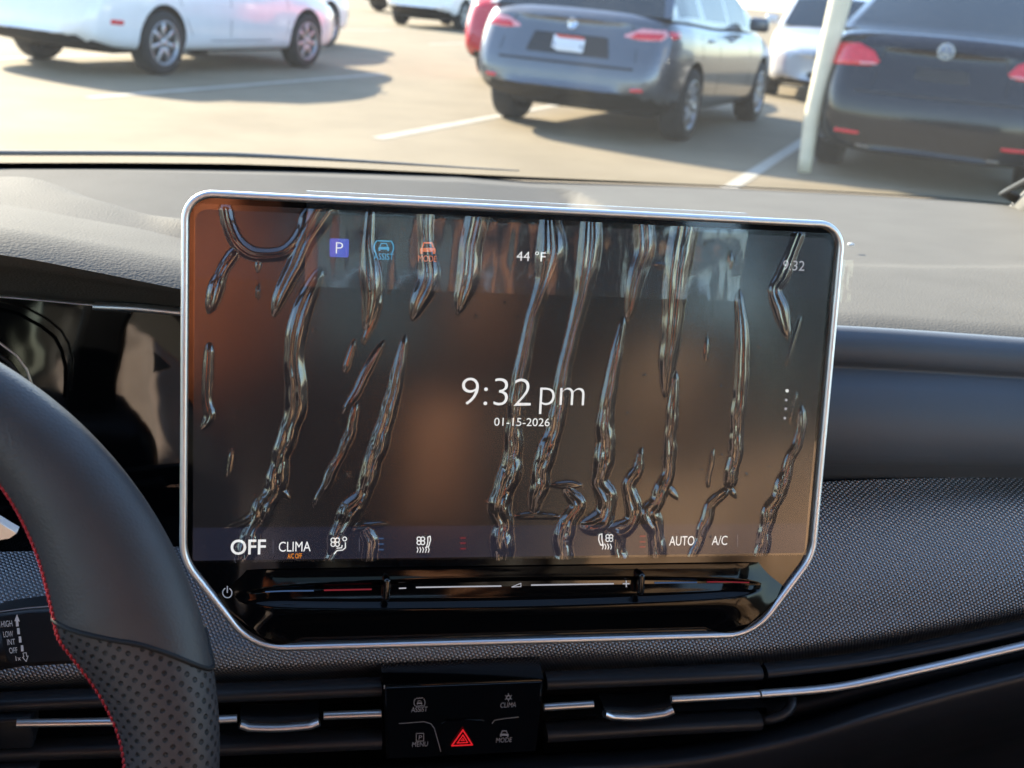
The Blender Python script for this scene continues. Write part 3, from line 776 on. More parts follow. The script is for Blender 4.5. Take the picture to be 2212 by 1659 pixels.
dv = bmesh.new(); dv.faces.new([dv.verts.new((x, .0004, z)) for x, z in AO])
disp = from_bm('display', dv, DISP, scr, local=True, smooth=False); MW[disp] = MW[scr]
T = lambda nm, s, a, b, vb, cap, m, thin=0.0, ref='H': text(nm, s, SF, disp, a, b, vb, cap, m, thin, .0002, ref)
FL = lambda nm, polys, m: flat(nm, polys, m, disp, .0002)
FL('park_badge', [px_poly(SF, arc((716, 519), 4, 180, 270, 5) + arc((750, 520), 4, 270, 360, 5) + arc((749, 552), 4, 0, 90, 5) + arc((716, 551), 4, 90, 180, 5))], G_BLUE)
text('park_letter', 'P', SF, disp, 725, 740.5, 548, 25, G_WHITE, -.012, .0005)
FL('assist_icon', car_icon(SF, 829, 533, 15) + stroke(SF, arc((829, 535), 21, 145, 225, 8), 2.6) + stroke(SF, arc((829, 535), 21, -45, 35, 8), 2.6) + stroke(SF, [(817, 520), (841, 521)], 2.6), G_CYAN)
T('assist_text', 'ASSIST', 807, 850, 561, 13.5, G_CYAN)
FL('mode_icon', car_icon(SF, 924, 535, 22), G_ORANGE)
T('mode_text', 'MODE', 903, 943, 565, 13, G_ORANGE)
T('temperature_text', '44 °F', 1115, 1178, 564, 20, G_WHITE)
T('small_clock_text', '9:32', 1690, 1737, 584, 21, G_GREY)
T('clock_text', '9:32', 996, 1146, 876, 60, G_WHITE, -.016)
T('clock_suffix_text', 'pm', 1165, 1261, 876, 60, G_WHITE, -.016)
T('date_text', '01-15-2026', 1067, 1187, 920, 17, G_WHITE)
FL('page_dot', [dot(SF, 1700, 844, 3.6)], G_WHITE)
for u, v in ((1698, 864), (1697, 883), (1695, 903)): FL('page_dot', [dot(SF, u, v, 3.0)], G_GREY)
T('off_text', 'OFF', 498, 574, 1197, 31, G_WHITE, .012)
T('clima_text', 'CLIMA', 602, 671, 1191, 21, G_WHITE)
T('ac_off_text', 'A/C OFF', 621, 652, 1206, 10.5, G_AMBER, .01)
for u, v0, v1 in ((590, 1165, 1195), (776, 1163, 1191), (1434, 1155, 1182), (1593, 1154, 1181)): FL('divider', stroke(SF, [(u, v0), (u, v1)], 1.6), G_DIM)
FL('airflow_icon', fan_icon(SF, 724, 1171, 11, 2.2) + stroke(SF, arc((744.5, 1164), 4.2, 0, 360, 10), 2.2) + stroke(SF, [(746, 1172), (746, 1183), (740, 1188), (728, 1189), (722, 1196)], 2.4) + stroke(SF, [(739, 1178), (738, 1183), (728, 1184)], 2.4), G_WHITE)
FL('defrost_icon', fan_icon(SF, 909, 1168, 10, 2.2) + stroke(SF, [(924, 1160), (929, 1158), (930, 1166), (926, 1180), (921, 1182), (924, 1172)], 2.2, True) + sum([stroke(SF, [(901 + 6 * k, 1182), (903 + 6 * k, 1187), (901 + 6 * k, 1193)], 1.9) for k in range(5)], []), G_WHITE)
FL('seat_heat_icon', fan_icon(SF, 1316, 1162, 9, 2.0) + stroke(SF, [(1294, 1155), (1300, 1153), (1300, 1165), (1303, 1178), (1297, 1177), (1293, 1166)], 2.2, True) + sum([stroke(SF, [(1300 + 6 * k, 1175), (1303 + 6 * k, 1181), (1301 + 6 * k, 1186)], 1.9) for k in range(4)], []), G_WHITE)
for u, vv, m in ((823, (1163, 1175, 1187), G_DBLUE), (1000, (1162, 1173, 1185), G_DRED), (1222, (1158, 1169, 1181), G_DIM), (1388, (1158, 1170, 1181), G_DRED)):
    for v in vv: FL('level_mark', stroke(SF, [(u - 5, v), (u + 5, v)], 3.4), m)
T('auto_text', 'AUTO', 1445, 1499, 1178, 20, G_WHITE)
T('ac_text', 'A/C', 1537, 1570, 1177, 19.5, G_WHITE)

# touch slider bar below the display
INNER = [(p.x, p.y) for p in inset(OUTL, .0030)]
def bar_half(z):
    """half widths (left, right) of the frame opening at height z"""
    xs_ = []
    for (x0, z0), (x1, z1) in zip(INNER, INNER[1:] + INNER[:1]):
        if (z0 - z) * (z1 - z) <= 0 and z0 != z1: xs_.append(x0 + (x1 - x0) * (z - z0) / (z1 - z0))
    return (-min(xs_), max(xs_)) if xs_ else (.13, .13)
def slider_h(x, z):
    """height towards the viewer of the glossy bar"""
    s = lambda a: max(0., min(1., a)); sm = lambda a: a * a * (3 - 2 * a)
    h = .0002 + .0032 * sm(s((-.0935 - z) / .022))            # leans out a little
    h -= .0050 * sm(s((-.1150 - z) / .020))                   # rolls back under
    k = sqrt(max(0., 1 - ((x + .001) / .142) ** 2))           # the groove is a long lens
    gc, gw = -.1068, .0078 * k ** .7 + .0004
    g = max(0., 1 - ((z - gc) / gw) ** 2)
    h -= .0030 * sm(s(g * 1.15)) * s(k * 2.2)
    # the two ends turn outwards and up a little
    he = .0002 + .17 * (-.0935 - z) - .14 * max(0, abs(x) - .126)
    e = sm(s((abs(x) - (.118 - .30 * max(0, -.104 - z))) / .030)) * .9
    l_, r_ = bar_half(z); de = min(r_ - x, l_ + x, z + .1345)
    h = h * (1 - e) + he * e
    return min(h, .0004 + .5 * max(0, de))
NX, NZ = 260, 80
vs = []
for i in range(NZ):
    z = -.0932 - (.1338 - .0932) * i / (NZ - 1); l, r = bar_half(z)
    for j in range(NX):
        x = -l + (l + r) * j / (NX - 1); vs.append((x, -slider_h(x, z), z))
fs = [(i * NX + j, (i + 1) * NX + j, (i + 1) * NX + j + 1, i * NX + j + 1) for i in range(NZ - 1) for j in range(NX - 1)]
sb = mesh('slider_bar', vs, fs, PIANO3, scr, local=True); MW[sb] = MW[scr]
for u, v in ((835, 1272), (1384, 1260)):
    x, z = SF.loc(u, v, .004); bm_ = bmesh.new(); rbox(bm_, (x, -.0030, z), (.0036, .0075, .0125), .0017, 4); from_bm('ridge', bm_, PIANO, sb, local=True)
def on_bar(nm, polys, m):
    """marks printed on the curved bar"""
    vs, fs = [], []
    for p in polys:
        b = len(vs); vs += [(x, -slider_h(x, z) - .00045, z) for x, z in p]; fs.append(tuple(range(b, b + len(p))))
    mesh(nm, vs, fs, m, sb, local=True, smooth=False)
def hline(u0, v0, u1, v1, w, n=16):
    return stroke(SF, [(u0 + (u1 - u0) * k / n, v0 + (v1 - v0) * k / n) for k in range(n + 1)], w)
on_bar('cool_line', hline(574, 1278, 677, 1277, 3.0), G_DBLUE); on_bar('warm_line', hline(701, 1276, 802, 1274, 3.0), G_DRED)
on_bar('cool_line', hline(1416, 1260, 1506, 1259, 3.0), G_DBLUE); on_bar('warm_line', hline(1529, 1258, 1616, 1257, 3.0), G_DRED)
on_bar('volume_line', hline(900, 1270, 1083, 1267, 2.8), G_GREY); on_bar('volume_line', hline(1149, 1265, 1326, 1262, 2.8), G_GREY)
on_bar('minus_mark', stroke(SF, [(863, 1272), (877, 1271.5)], 2.4), G_GREY)
on_bar('plus_mark', stroke(SF, [(1347, 1262), (1360, 1262)], 2.4) + stroke(SF, [(1353.5, 1256), (1353.5, 1268)], 2.4), G_GREY)
on_bar('volume_wedge', stroke(SF, [(1106, 1269), (1126, 1268), (1126, 1261)], 1.6, True), G_GREY)
on_bar('power_icon', stroke(SF, arc((491, 1281), 10, -60, 240, 18), 2.2) + stroke(SF, [(491, 1268), (491, 1280)], 2.4), PRINT)

# ================================================================== protective film with bubbles
STK = [
 ([(488, 452), (496, 490), (514, 526), (540, 546), (575, 551), (612, 545), (640, 522), (655, 492), (662, 455)], [22, 24, 26, 26, 24, 24, 26, 24, 22]),
 ([(512, 537), (490, 570), (478, 592), (468, 620), (460, 650), (451, 674)], [22, 22, 20, 28, 24, 12]),
 ([(700, 452), (687, 474), (662, 516), (635, 578), (607, 634), (590, 681)], [56, 50, 40, 34, 26, 10]),
 ([(692, 582), (662, 648), (642, 714), (635, 766), (640, 835), (638, 880), (622, 940), (603, 1000), (596, 1050), (570, 1100), (548, 1140), (528, 1206)], [20, 36, 40, 38, 42, 40, 38, 36, 40, 44, 40, 36]),
 ([(575, 1090), (540, 1120), (487, 1140)], [26, 22, 10]), ([(596, 1050), (626, 1076)], [24, 8]),
 ([(452, 742), (450, 800), (448, 870), (452, 900), (437, 928)], [14, 18, 17, 19, 9]),
 ([(502, 970), (492, 1030)], [9, 9]), ([(559, 556), (556, 586)], [10, 10]), ([(557, 612), (556, 646)], [6, 7]),
 ([(766, 734), (745, 802)], [9, 13]),
 ([(828, 737), (792, 800), (765, 855), (740, 892)], [10, 18, 16, 8]),
 ([(768, 872), (757, 930), (730, 990), (702, 1050), (676, 1092)], [12, 20, 18, 18, 10]),
 ([(875, 725), (862, 790), (845, 870), (820, 950), (802, 1010), (786, 1060), (760, 1100), (740, 1140), (714, 1206)], [10, 24, 32, 36, 38, 36, 42, 40, 26]),
 ([(750, 1140), (800, 1134), (836, 1130)], [20, 16, 12]), ([(786, 1138), (800, 1165), (798, 1206)], [24, 28, 30]),
 ([(800, 460), (795, 530), (802, 600), (803, 640), (790, 711)], [18, 24, 40, 36, 12]), ([(822, 640), (806, 690), (784, 741)], [10, 14, 8]),
 ([(918, 460), (920, 530), (926, 600), (902, 660), (893, 691)], [34, 30, 44, 30, 10]),
 ([(1032, 460), (1015, 540), (1010, 600), (996, 650), (989, 680)], [50, 46, 46, 30, 8]),
 ([(1186, 470), (1190, 540), (1170, 620), (1150, 680), (1131, 770), (1117, 850), (1111, 920), (1107, 980), (1095, 1040), (1080, 1085), (1084, 1130), (1086, 1206)], [40, 64, 34, 26, 30, 34, 36, 40, 46, 50, 44, 46]),
 ([(1085, 1078), (1050, 1084)], [26, 10]),
 ([(1276, 470), (1270, 560), (1255, 640), (1236, 720), (1217, 800), (1206, 880), (1190, 950), (1170, 1010), (1160, 1070), (1151, 1108)], [44, 50, 34, 28, 30, 36, 38, 40, 36, 22]),
 ([(1188, 1047), (1225, 1046), (1256, 1047)], [10, 18, 10]), ([(1222, 1050), (1244, 1090), (1224, 1130), (1214, 1206)], [22, 30, 40, 46]),
 ([(1115, 1114), (1160, 1112), (1205, 1116)], [14, 16, 12]),
 ([(1345, 685), (1331, 760), (1316, 840), (1306, 920), (1306, 980), (1296, 1040), (1310, 1090), (1292, 1128), (1255, 1134)], [10, 24, 30, 38, 42, 40, 44, 46, 18]),
 ([(1388, 470), (1390, 540), (1372, 600), (1361, 660), (1354, 692)], [44, 44, 36, 24, 8]),
 ([(1386, 968), (1376, 1010), (1357, 1050), (1370, 1100), (1350, 1138), (1300, 1150)], [12, 22, 30, 36, 40, 24]),
 ([(1300, 1135), (1330, 1160), (1340, 1206)], [30, 34, 36]),
 ([(1480, 470), (1462, 580), (1455, 650), (1449, 720), (1440, 790), (1436, 857)], [64, 60, 50, 44, 34, 12]), ([(1408, 570), (1450, 578)], [12, 16]),
 ([(1458, 805), (1451, 880), (1446, 960), (1441, 1020), (1420, 1078), (1402, 1110), (1416, 1150), (1421, 1206)], [12, 24, 26, 30, 36, 40, 36, 38]), ([(1440, 1050), (1463, 1078)], [20, 8]),
 ([(1575, 545), (1577, 577)], [11, 11]),
 ([(1594, 630), (1601, 720), (1600, 800), (1592, 900), (1586, 980), (1574, 1052)], [14, 28, 32, 34, 32, 26]),
 ([(1575, 1052), (1588, 1076)], [16, 8]), ([(1572, 1054), (1540, 1084), (1520, 1130), (1494, 1206)], [16, 24, 26, 20]),
 ([(1525, 730), (1523, 777)], [9, 10]), ([(1541, 970), (1525, 1052)], [9, 11]),
 ([(1722, 508), (1702, 560), (1686, 600), (1673, 620), (1685, 670), (1700, 728)], [28, 28, 32, 28, 34, 12]),
 ([(1727, 684), (1697, 787)], [7, 8]), ([(1719, 848), (1705, 912)], [7, 8]),
 ([(1730, 878), (1725, 940), (1702, 1000), (1682, 1060), (1660, 1110), (1638, 1206)], [14, 24, 24, 32, 36, 28]),
]
GX, GZ = 860, 460
fx = np.linspace(-.1665, .1665, GX); fz = np.linspace(-.0885, .0905, GZ)
XX, ZZ = np.meshgrid(fx, fz); HF = np.zeros_like(XX)
rng = np.random.RandomState(3)
for pts, wd in STK:
    P = np.array([SF.loc(u, v) for u, v in pts]); W = np.array(wd, float) * .5 * .000232 * 1.08
    seg = np.r_[0, np.cumsum(np.linalg.norm(np.diff(P, axis=0), axis=1))]
    ns = max(6, int(seg[-1] / .0005)); s = np.linspace(0, seg[-1], ns)
    px_, pz_, hw = cr(seg, P[:, 0], s), cr(seg, P[:, 1], s), np.maximum(cr(seg, W, s), .0005)
    low = np.clip((.02 - pz_) / .08, 0.15, 1)                      # more crumpled towards the foot
    if seg[-1] > .02:
        for fr_, am in ((150, .07), (330, .09)):
            hw = hw * (1 + am * low * np.sin(s * fr_ + rng.rand() * 6.28))
            px_ = px_ + .0004 * low * np.sin(s * fr_ * 1.3 + rng.rand() * 6.28)
    tip = np.clip(np.minimum(s + .0006, np.where(pz_[-1] < -.082, 1, seg[-1] - s + .0006)) / .004, 0, 1) if pz_[0] < .082 else np.clip(np.where(pz_[-1] < -.082, 1, seg[-1] - s + .0006) / .004, 0, 1)
    hw = hw * np.sqrt(np.clip(tip, .05, 1))
    x0, x1, z0, z1 = px_.min() - .008, px_.max() + .008, pz_.min() - .008, pz_.max() + .008
    ix = np.where((fx > x0) & (fx < x1))[0]; iz = np.where((fz > z0) & (fz < z1))[0]
    if len(ix) == 0 or len(iz) == 0: continue
    sx, sz = slice(ix[0], ix[-1] + 1), slice(iz[0], iz[-1] + 1)
    X, Z = XX[sz, sx], ZZ[sz, sx]; best = np.full(X.shape, 9.); bw = np.zeros(X.shape); bs = np.zeros(X.shape); sg = np.zeros(X.shape)
    tx = np.gradient(px_); tz = np.gradient(pz_); tl = np.hypot(tx, tz) + 1e-12; tx /= tl; tz /= tl
    for k in range(ns):
        d = np.hypot(X - px_[k], Z - pz_[k]) / hw[k]; m_ = d < best
        best[m_] = d[m_]; bw[m_] = hw[k]; bs[m_] = s[k]; sg[m_] = (((X - px_[k]) * tz[k] - (Z - pz_[k]) * tx[k]) / hw[k])[m_]
    t = np.clip(best, 0, 1)
    prof = (1 - t * t) ** .9 * (1 - .38 * np.exp(-((sg - .12) / .26) ** 2))
    lowm = np.clip((.015 - Z) / .06, 0, 1); q_ = rng.rand() * 6
    prof *= 1 + lowm * (.34 * (np.abs(np.sin(bs * 150 + sg * 1.6 + q_)) - .6) + .08 * (np.abs(np.sin(bs * 380 - sg * 2.2 + q_)) - .6))
    HF[sz, sx] = np.maximum(HF[sz, sx], prof * bw * .52)
for _ in range(2):
    HF[1:-1, 1:-1] = (HF[1:-1, 1:-1] * 4 + HF[:-2, 1:-1] + HF[2:, 1:-1] + HF[1:-1, :-2] + HF[1:-1, 2:]) / 8
LIFT = np.clip(HF / .0004, 0, 1)
# tiny specks trapped under the sheet
for _ in range(46):
    a, b, r = rng.uniform(-.16, .16), rng.uniform(-.085, .085), rng.uniform(.0005, .0011)
    HF = np.maximum(HF, .00025 * np.clip(1 - ((XX - a) ** 2 + (ZZ - b) ** 2) / r ** 2, 0, 1))
HF += .00004 * np.sin(XX * 60 + 1) * np.sin(ZZ * 47)
vs = np.stack([XX, -(HF + .0011), ZZ], axis=2).reshape(-1, 3)
fs = [(i * GX + j, i * GX + j + 1, (i + 1) * GX + j + 1, (i + 1) * GX + j) for i in range(GZ - 1) for j in range(GX - 1)]
film = empty('protective_film', SF.M, label='clear protective film with long air bubbles stuck over the centre screen', cat='film')
sh_ = mesh('sheet', vs, fs, FILM, film, local=True)
la = sh_.data.attributes.new('lift', 'FLOAT', 'POINT'); la.data.foreach_set('value', LIFT.reshape(-1).astype(np.float32))
# pull strip folded over the upper edge of the frame
def strip(name, u0, u1, v_lo, prof, m, n=70):
    vs = []; a0, a1 = SF.loc(u0, 470)[0], SF.loc(u1, 500)[0]
    for q in prof:
        for j in range(n):
            x = a0 + (a1 - a0) * j / (n - 1); w_ = .0004 * sin(x * 210 + q[1] * 500) + .0003 * sin(x * 570)
            vs.append((x, -q[0] - max(0, w_) * (1 if q[1] < .09 else .2), q[1] + q[2] * (x - a0)))
    k = len(prof)
    fs = [(i * n + j, i * n + j + 1, (i + 1) * n + j + 1, (i + 1) * n + j) for i in range(k - 1) for j in range(n - 1)]
    return mesh(name, vs, fs, m, film, local=True)
strip('pull_strip', 661, 1610, 0, [(.0030, .0525, .0), (.0028, .060, 0), (.0030, .070, 0), (.0036, .080, 0), (.0042, .088, 0), (.0044, .0925, 0), (.0036, .0963, 0), (.0010, .0988, 0), (-.004, .0992, 0)], TABF)
# little side tab gripping the right edge
xs = [SF.loc(1790, 610)[0], .1680, .1700, .1722, .1745, .1758, .1790, .1795]
ys = [.0030, .0034, .0036, .0034, .0022, .0012, .0010, .0004]
zt, zb = SF.loc(1800, 560)[1], SF.loc(1800, 651)[1]
vs = []
for i in range(9):
    z = zt + (zb - zt) * i / 8
    for x, y in zip(xs, ys): vs.append((x, -y - .0002 * sin(i * 1.3 + x * 900), z))
k = len(xs); fs = [(i * k + j, (i + 1) * k + j, (i + 1) * k + j + 1, i * k + j + 1) for i in range(8) for j in range(k - 1)]
mesh('side_tab', vs, fs, TABF, film, local=True)

# ================================================================== own car: cabin shell, windscreen, seats
XC = .13
HEADL = mat('black_headliner', (.045, .045, .047), .9, var=.05, vscale=200)
PILL = mat('grey_pillar_trim', (.16, .16, .155), .7, var=.05, vscale=200)
DOOR = mat('door_card', (.05, .05, .052), .6, var=.1, vscale=60)
SEATF = mat('charcoal_seat_leather', (.045, .043, .042), .55, var=.12, vscale=14, bump=('noise', 300, .2, .001))
SEATB = mat('brown_seat_insert', (.05, .042, .038), .6, var=.12, vscale=14, bump=('noise', 300, .2, .001))
SEATT = mat('tan_seat_insert', (.09, .07, .055), .6, var=.12, vscale=14, bump=('noise', 300, .2, .001))
SEATD = mat('rust_seat_insert', (.66, .20, .09), .6, var=.12, vscale=14, bump=('noise', 300, .2, .001))
CARPET = mat('dark_carpet', (.03, .03, .03), .95, var=.2, vscale=200)
OWNP = mat('own_body_paint', (.05, .055, .06), .25, var=.05, coat=.6)
SGLASS = clear('side_glass', 1.6, .0, tint=(.90, .94, .93))
cab = empty('car_cabin', Matrix.Translation((XC, -.4, .3)), label='dark headliner, grey pillars and door cards of the car around the dashboard', cat='car cabin')
us = np.linspace(-950, 2330, 110)
base = curve_pts([(u, v - 1, y) for u, v, y in FAR], us)
def glass_pt(p, t):
    """t = 0 at the foot of the glass, 1 at the roof"""
    q = (p.x - XC) / .74
    top = Vector((XC + (p.x - XC) * .80, p.y - 1.12 + .02 * q * q, 1.47 - .05 * q * q))
    c = p.lerp(top, t); n_ = Vector((q * .25, .45, .87)); return c + n_ * (.035 * sin(pi * t) * (1 - .3 * q * q))
rows = 26
vs = []
for i in range(rows):
    t = i / (rows - 1)
    for p in base: vs.append(glass_pt(p + Vector((0, .004, -.004)), t))
n = len(base)
fs = [(i * n + j, i * n + j + 1, (i + 1) * n + j + 1, (i + 1) * n + j) for i in range(rows - 1) for j in range(n - 1)]
ws = empty('windscreen', Matrix.Translation((XC, 1.25, 1.0)), label='slightly dusty curved windscreen above the dashboard', cat='windscreen')
mesh('glass', vs, fs, GLASS, ws)
# printed black band and rubber lip along the foot of the glass
vs = []
for j, p in enumerate(base):
    u = us[j]; wd = .019 if u < 500 else max(.004, .019 - (u - 500) / 1000 * .015)
    L_ = (base[0] - base[-1]).length
    for k in range(5): vs.append(glass_pt(p + Vector((0, .004, -.004)), wd * k / 4) + Vector((0, -.002, .001)))
fs = [(j * 5 + k, (j + 1) * 5 + k, (j + 1) * 5 + k + 1, j * 5 + k + 1) for j in range(n - 1) for k in range(4)]
mesh('black_band', vs, fs, BLACK, ws)
lip_n = int(np.sum(us < 1150))
tube('cowl_lip', [glass_pt(p, .0) + Vector((0, .014, .013 if us[j] < 500 else max(.001, .013 - (us[j] - 500) * .000012))) for j, p in enumerate(base[:lip_n])], .0028, PILL, ws, n=6, radii=[.0028 if u < 500 else max(.0005, .0028 - (u - 500) * .0000035) for u in us[:lip_n]])
# pillars
def pillar(name, pts, r, m): return tube(name, pts, .03, m, cab, n=12, radii=r)
for sgn, u_ in ((1, 2150), (-1, -900)):
    j = int(np.argmin(abs(us - u_))); pb = base[j]
    P = []
    for t in np.linspace(-.06, 1.02, 16):
        q = glass_pt(pb, max(t, 0)) + Vector((sgn * .028, -.012, -.004)); 
        if t < 0: q += Vector((sgn * .06, -.10, -.03)) * (-t / .06)
        P.append(q)
    pillar('front_pillar', P, [.034] * 16, PILL)
    tube('pillar_seal', [p + Vector((-sgn * .026, .014, .010)) for p in P], .006, BLACK, cab, n=8)
# roof
vs = []; NXr, NYr = 24, 30
for i in range(NYr):
    y = .21 - 2.1 * i / (NYr - 1)
    for j in range(NXr):
        q = -1 + 2 * j / (NXr - 1); vs.append((XC + q * .66, y - .04 * q * q, 1.475 - .085 * q ** 4 - .03 * max(0, (-y - 1.2)) ** 2 - .02 * max(0, y) ** 2 * 6))
fs = [(i * NXr + j, (i + 1) * NXr + j, (i + 1) * NXr + j + 1, i * NXr + j + 1) for i in range(NYr - 1) for j in range(NXr - 1)]
ro = mesh('roof', vs, fs, HEADL, cab)
sm_ = ro.modifiers.new('thick', 'SOLIDIFY'); sm_.thickness = .03; sm_.offset = 0
for sx in (-1, 1):
    X_ = XC + sx * .72
    bm_ = bmesh.new(); rbox(bm_, (X_ + sx * .03, -.42, .60), (.07, 2.85, .70), .02, 3); from_bm('door_card', bm_, DOOR, cab)
    for y in (-.45, -1.35): 
        tube('side_pillar', [(X_, y, .92), (X_ - sx * .03, y - .05, 1.2), (X_ - sx * .10, y - .10, 1.42)], .085, HEADL, cab)
    tube('roof_rail', [(XC + sx * .60, .25, 1.41), (XC + sx * .63, 0, 1.425), (XC + sx * .64, -1., 1.42), (XC + sx * .60, -1.9, 1.36)], .028, PILL, cab)
    for y0, y1 in ((.55, -.45), (-.45, -1.35)):
        mesh('side_window', [(X_, y0, .945), (X_, y1, .945), (X_ - sx * .09, y1 - .08, 1.40), (X_ - sx * .09, min(y0, .30), 1.40)], [(0, 1, 2, 3)], SGLASS, cab, smooth=False)
bm_ = bmesh.new(); rbox(bm_, (XC, -.45, .28), (1.5, 3.0, .04), .005, 1); from_bm('floor', bm_, CARPET, cab)
bm_ = bmesh.new(); rbox(bm_, (XC, -1.95, .72), (1.42, .06, .85), .02, 2); from_bm('rear_panel', bm_, DOOR, cab)
bm_ = bmesh.new(); rbox(bm_, (XC, 1.0, .62), (1.42, .06, .66), .02, 2); from_bm('bulkhead', bm_, CARPET, cab)
mesh('rear_window', [(XC - .66, -1.93, 1.10), (XC + .66, -1.93, 1.10), (XC + .62, -1.78, 1.40), (XC - .62, -1.78, 1.40)], [(0, 1, 2, 3)], clear('privacy_glass', 1.6, .0, tint=(.22, .24, .24)), cab, smooth=False)
# bonnet outside, below the line of sight
vs = []; NXr, NYr = 20, 16
for i in range(NYr):
    y = 1.33 + 1.0 * i / (NYr - 1)
    for j in range(NXr):
        q = -1 + 2 * j / (NXr - 1); vs.append((XC + q * (.72 - .06 * i / NYr), y - .16 * q * q, .945 - .09 * i / NYr - .12 * (i / NYr) ** 4 - .04 * q ** 4))
fs = [(i * NXr + j, i * NXr + j + 1, (i + 1) * NXr + j + 1, (i + 1) * NXr + j) for i in range(NYr - 1) for j in range(NXr - 1)]
mesh('bonnet', vs, fs, OWNP, cab)
def seat(x, y, label, wide=.50, heads=(0,), ins=None, base_m=None):
    SEATF = base_m or globals()['SEATF']
    s = empty('car_seat', Matrix.Translation((x, y, .30)), cab, label=label)
    bm_ = bmesh.new(); rbox(bm_, (x, y + .22, .52), (wide, .50, .17), .06, 4); from_bm('cushion', bm_, SEATF, s)
    m_ = Matrix.Translation((x, y, .55)) @ Matrix.Rotation(radians(14), 4, 'X')
    bm_ = bmesh.new(); rbox(bm_, (0, -.04, .30), (wide, .13, .64), .055, 4, m_); from_bm('backrest', bm_, SEATF, s)
    for k in heads:
        bm_ = bmesh.new(); rbox(bm_, (k, .035, .30), (.27, .035, .50), .016, 3, m_); from_bm('backrest_insert', bm_, ins or SEATT, s)
        for sx in (-1, 1):
            bm_ = bmesh.new(); rbox(bm_, (k + sx * .185, .04, .27), (.075, .10, .48), .035, 4, m_); from_bm('side_bolster', bm_, SEATF, s)
        bm_ = bmesh.new(); rbox(bm_, (k, -.03, .73), (.26, .11, .18), .045, 4, m_); from_bm('headrest', bm_, SEATF, s)
        for q in (-.06, .06):
            bm_ = bmesh.new(); rbox(bm_, (k + q, -.03, .625), (.012, .012, .09), .004, 2, m_); from_bm('headrest_post', bm_, CHROME, s)
    return s
seat(-.26, -.42, 'charcoal front seat with dark insert behind the steering wheel', ins=SEATB)
seat(.52, -.42, 'dark brown front seat on the passenger side', base_m=SEATB)
seat(.13, -1.45, 'charcoal rear bench seat', 1.25, (-.36, .36))


# unseen fabric lumps, added only for their glows in the glossy faces
def reflection_lump(name, label, c, rx, ry, rz, m, folds, seed, amp=1.0):
    rg = random.Random(seed); ph = [rg.uniform(0, 6.28) for _ in range(6)]
    bm_ = bmesh.new(); bmesh.ops.create_icosphere(bm_, subdivisions=5, radius=1.0)
    for v in bm_.verts:
        p = v.co.copy()
        k = 1 + amp * .16 * sin(p.x * folds + 2.2 * sin(p.z * 2 + ph[0]) + ph[1]) + .10 * sin(p.z * folds * .6 + p.x * 3 + ph[2]) + .05 * sin(p.x * folds * 2.3 + p.z * 5 + ph[3])
        v.co = Vector((c[0] + p.x * rx * (1 + .12 * sin(p.z * 4 + ph[4])), c[1] + p.y * ry * k + .06 * (p.z), c[2] + p.z * rz * (1 + .10 * sin(p.x * 5 + ph[5]))))
    o = from_bm(name, bm_, m); tag(o, label, 'clothing'); return o
CL_RUST = mat('rust_cloth', (.66, .20, .09), .8, var=.12, vscale=40, bump=('noise', 500, .3, .001))
CL_TAN = mat('tan_cloth', (.52, .34, .22), .8, var=.12, vscale=40, bump=('noise', 500, .3, .001))
CL_PALE = mat('pale_cloth', (.58, .46, .40), .8, var=.1, vscale=40, bump=('noise', 500, .3, .001))
CL_COP = mat('copper_cloth', (.70, .33, .18), .8, var=.12, vscale=40, bump=('noise', 500, .3, .001))
reflection_lump('rust_reflection_lump', 'unseen rust orange lump added by the front seat for its reflection in the screen', (-.07, -.28, 1.15), .10, .08, .15, CL_RUST, 4, 1, 1.6)
reflection_lump('copper_reflection_lump', 'unseen copper lump added between the two front seats for its reflection', (.215, -.33, .92), .05, .06, .10, CL_COP, 5, 2)
reflection_lump('cap', 'small unseen copper lump added beside the passenger headrest for its reflection', (.27, -.34, 1.12), .045, .05, .06, CL_COP, 3, 5)
reflection_lump('coat', 'unseen tan lump added on the passenger seat for its reflection', (.60, -.24, .80), .24, .12, .15, CL_TAN, 6, 3, 2.2)
reflection_lump('tan_reflection_lump', 'small unseen tan lump added at the passenger backrest for its reflection', (.49, -.27, 1.01), .06, .05, .08, CL_TAN, 4, 6)
reflection_lump('pale_reflection_lump', 'unseen pale folded lump added at the driver seat to reflect in the cluster', (-.25, -.20, .74), .24, .09, .26, CL_PALE, 15, 4, 3.4)

# ================================================================== parked cars
TYRE = mat('tyre_rubber', (.018, .018, .019), .8, var=.2, vscale=40)
ALLOY = mat('alloy', (.42, .43, .45), .32, .85, var=.05)
ALLOYD = mat('wheel_shadow', (.03, .03, .032), .6, .2, var=.1)
CGLASS = mat('car_glass', (.012, .017, .018), .03, spec=.8, var=.1, vscale=3)
UNDER = mat('underbody_black', (.012, .012, .013), .8, var=.1)
PLASTIC = mat('bumper_black', (.02, .02, .022), .5, var=.1)
LRED = mat('lamp_red', (.62, .012, .03), .12, spec=.6, var=.15, vscale=40, coat=.6)
LCLR = mat('lamp_clear', (.62, .63, .66), .1, spec=.7, var=.15, vscale=40, coat=.6)
LPINK = mat('lamp_pink', (.72, .30, .32), .12, spec=.6, var=.15, vscale=30, coat=.6)
REFL = mat('reflector_red', (.68, .02, .03), .2, var=.1, coat=.4)
PLATEW = mat('plate_white', (.66, .68, .72), .5, var=.06, vscale=60)
PLATER = mat('plate_red', (.62, .10, .07), .5, var=.08, vscale=60)
PLATEB = mat('plate_marks', (.10, .13, .24), .5, var=.05)
SEAM = mat('panel_gap', (.02, .02, .022), .7, var=.1)
TPIPE = mat('tail_pipe_metal', (.22, .18, .14), .4, .8, var=.1)
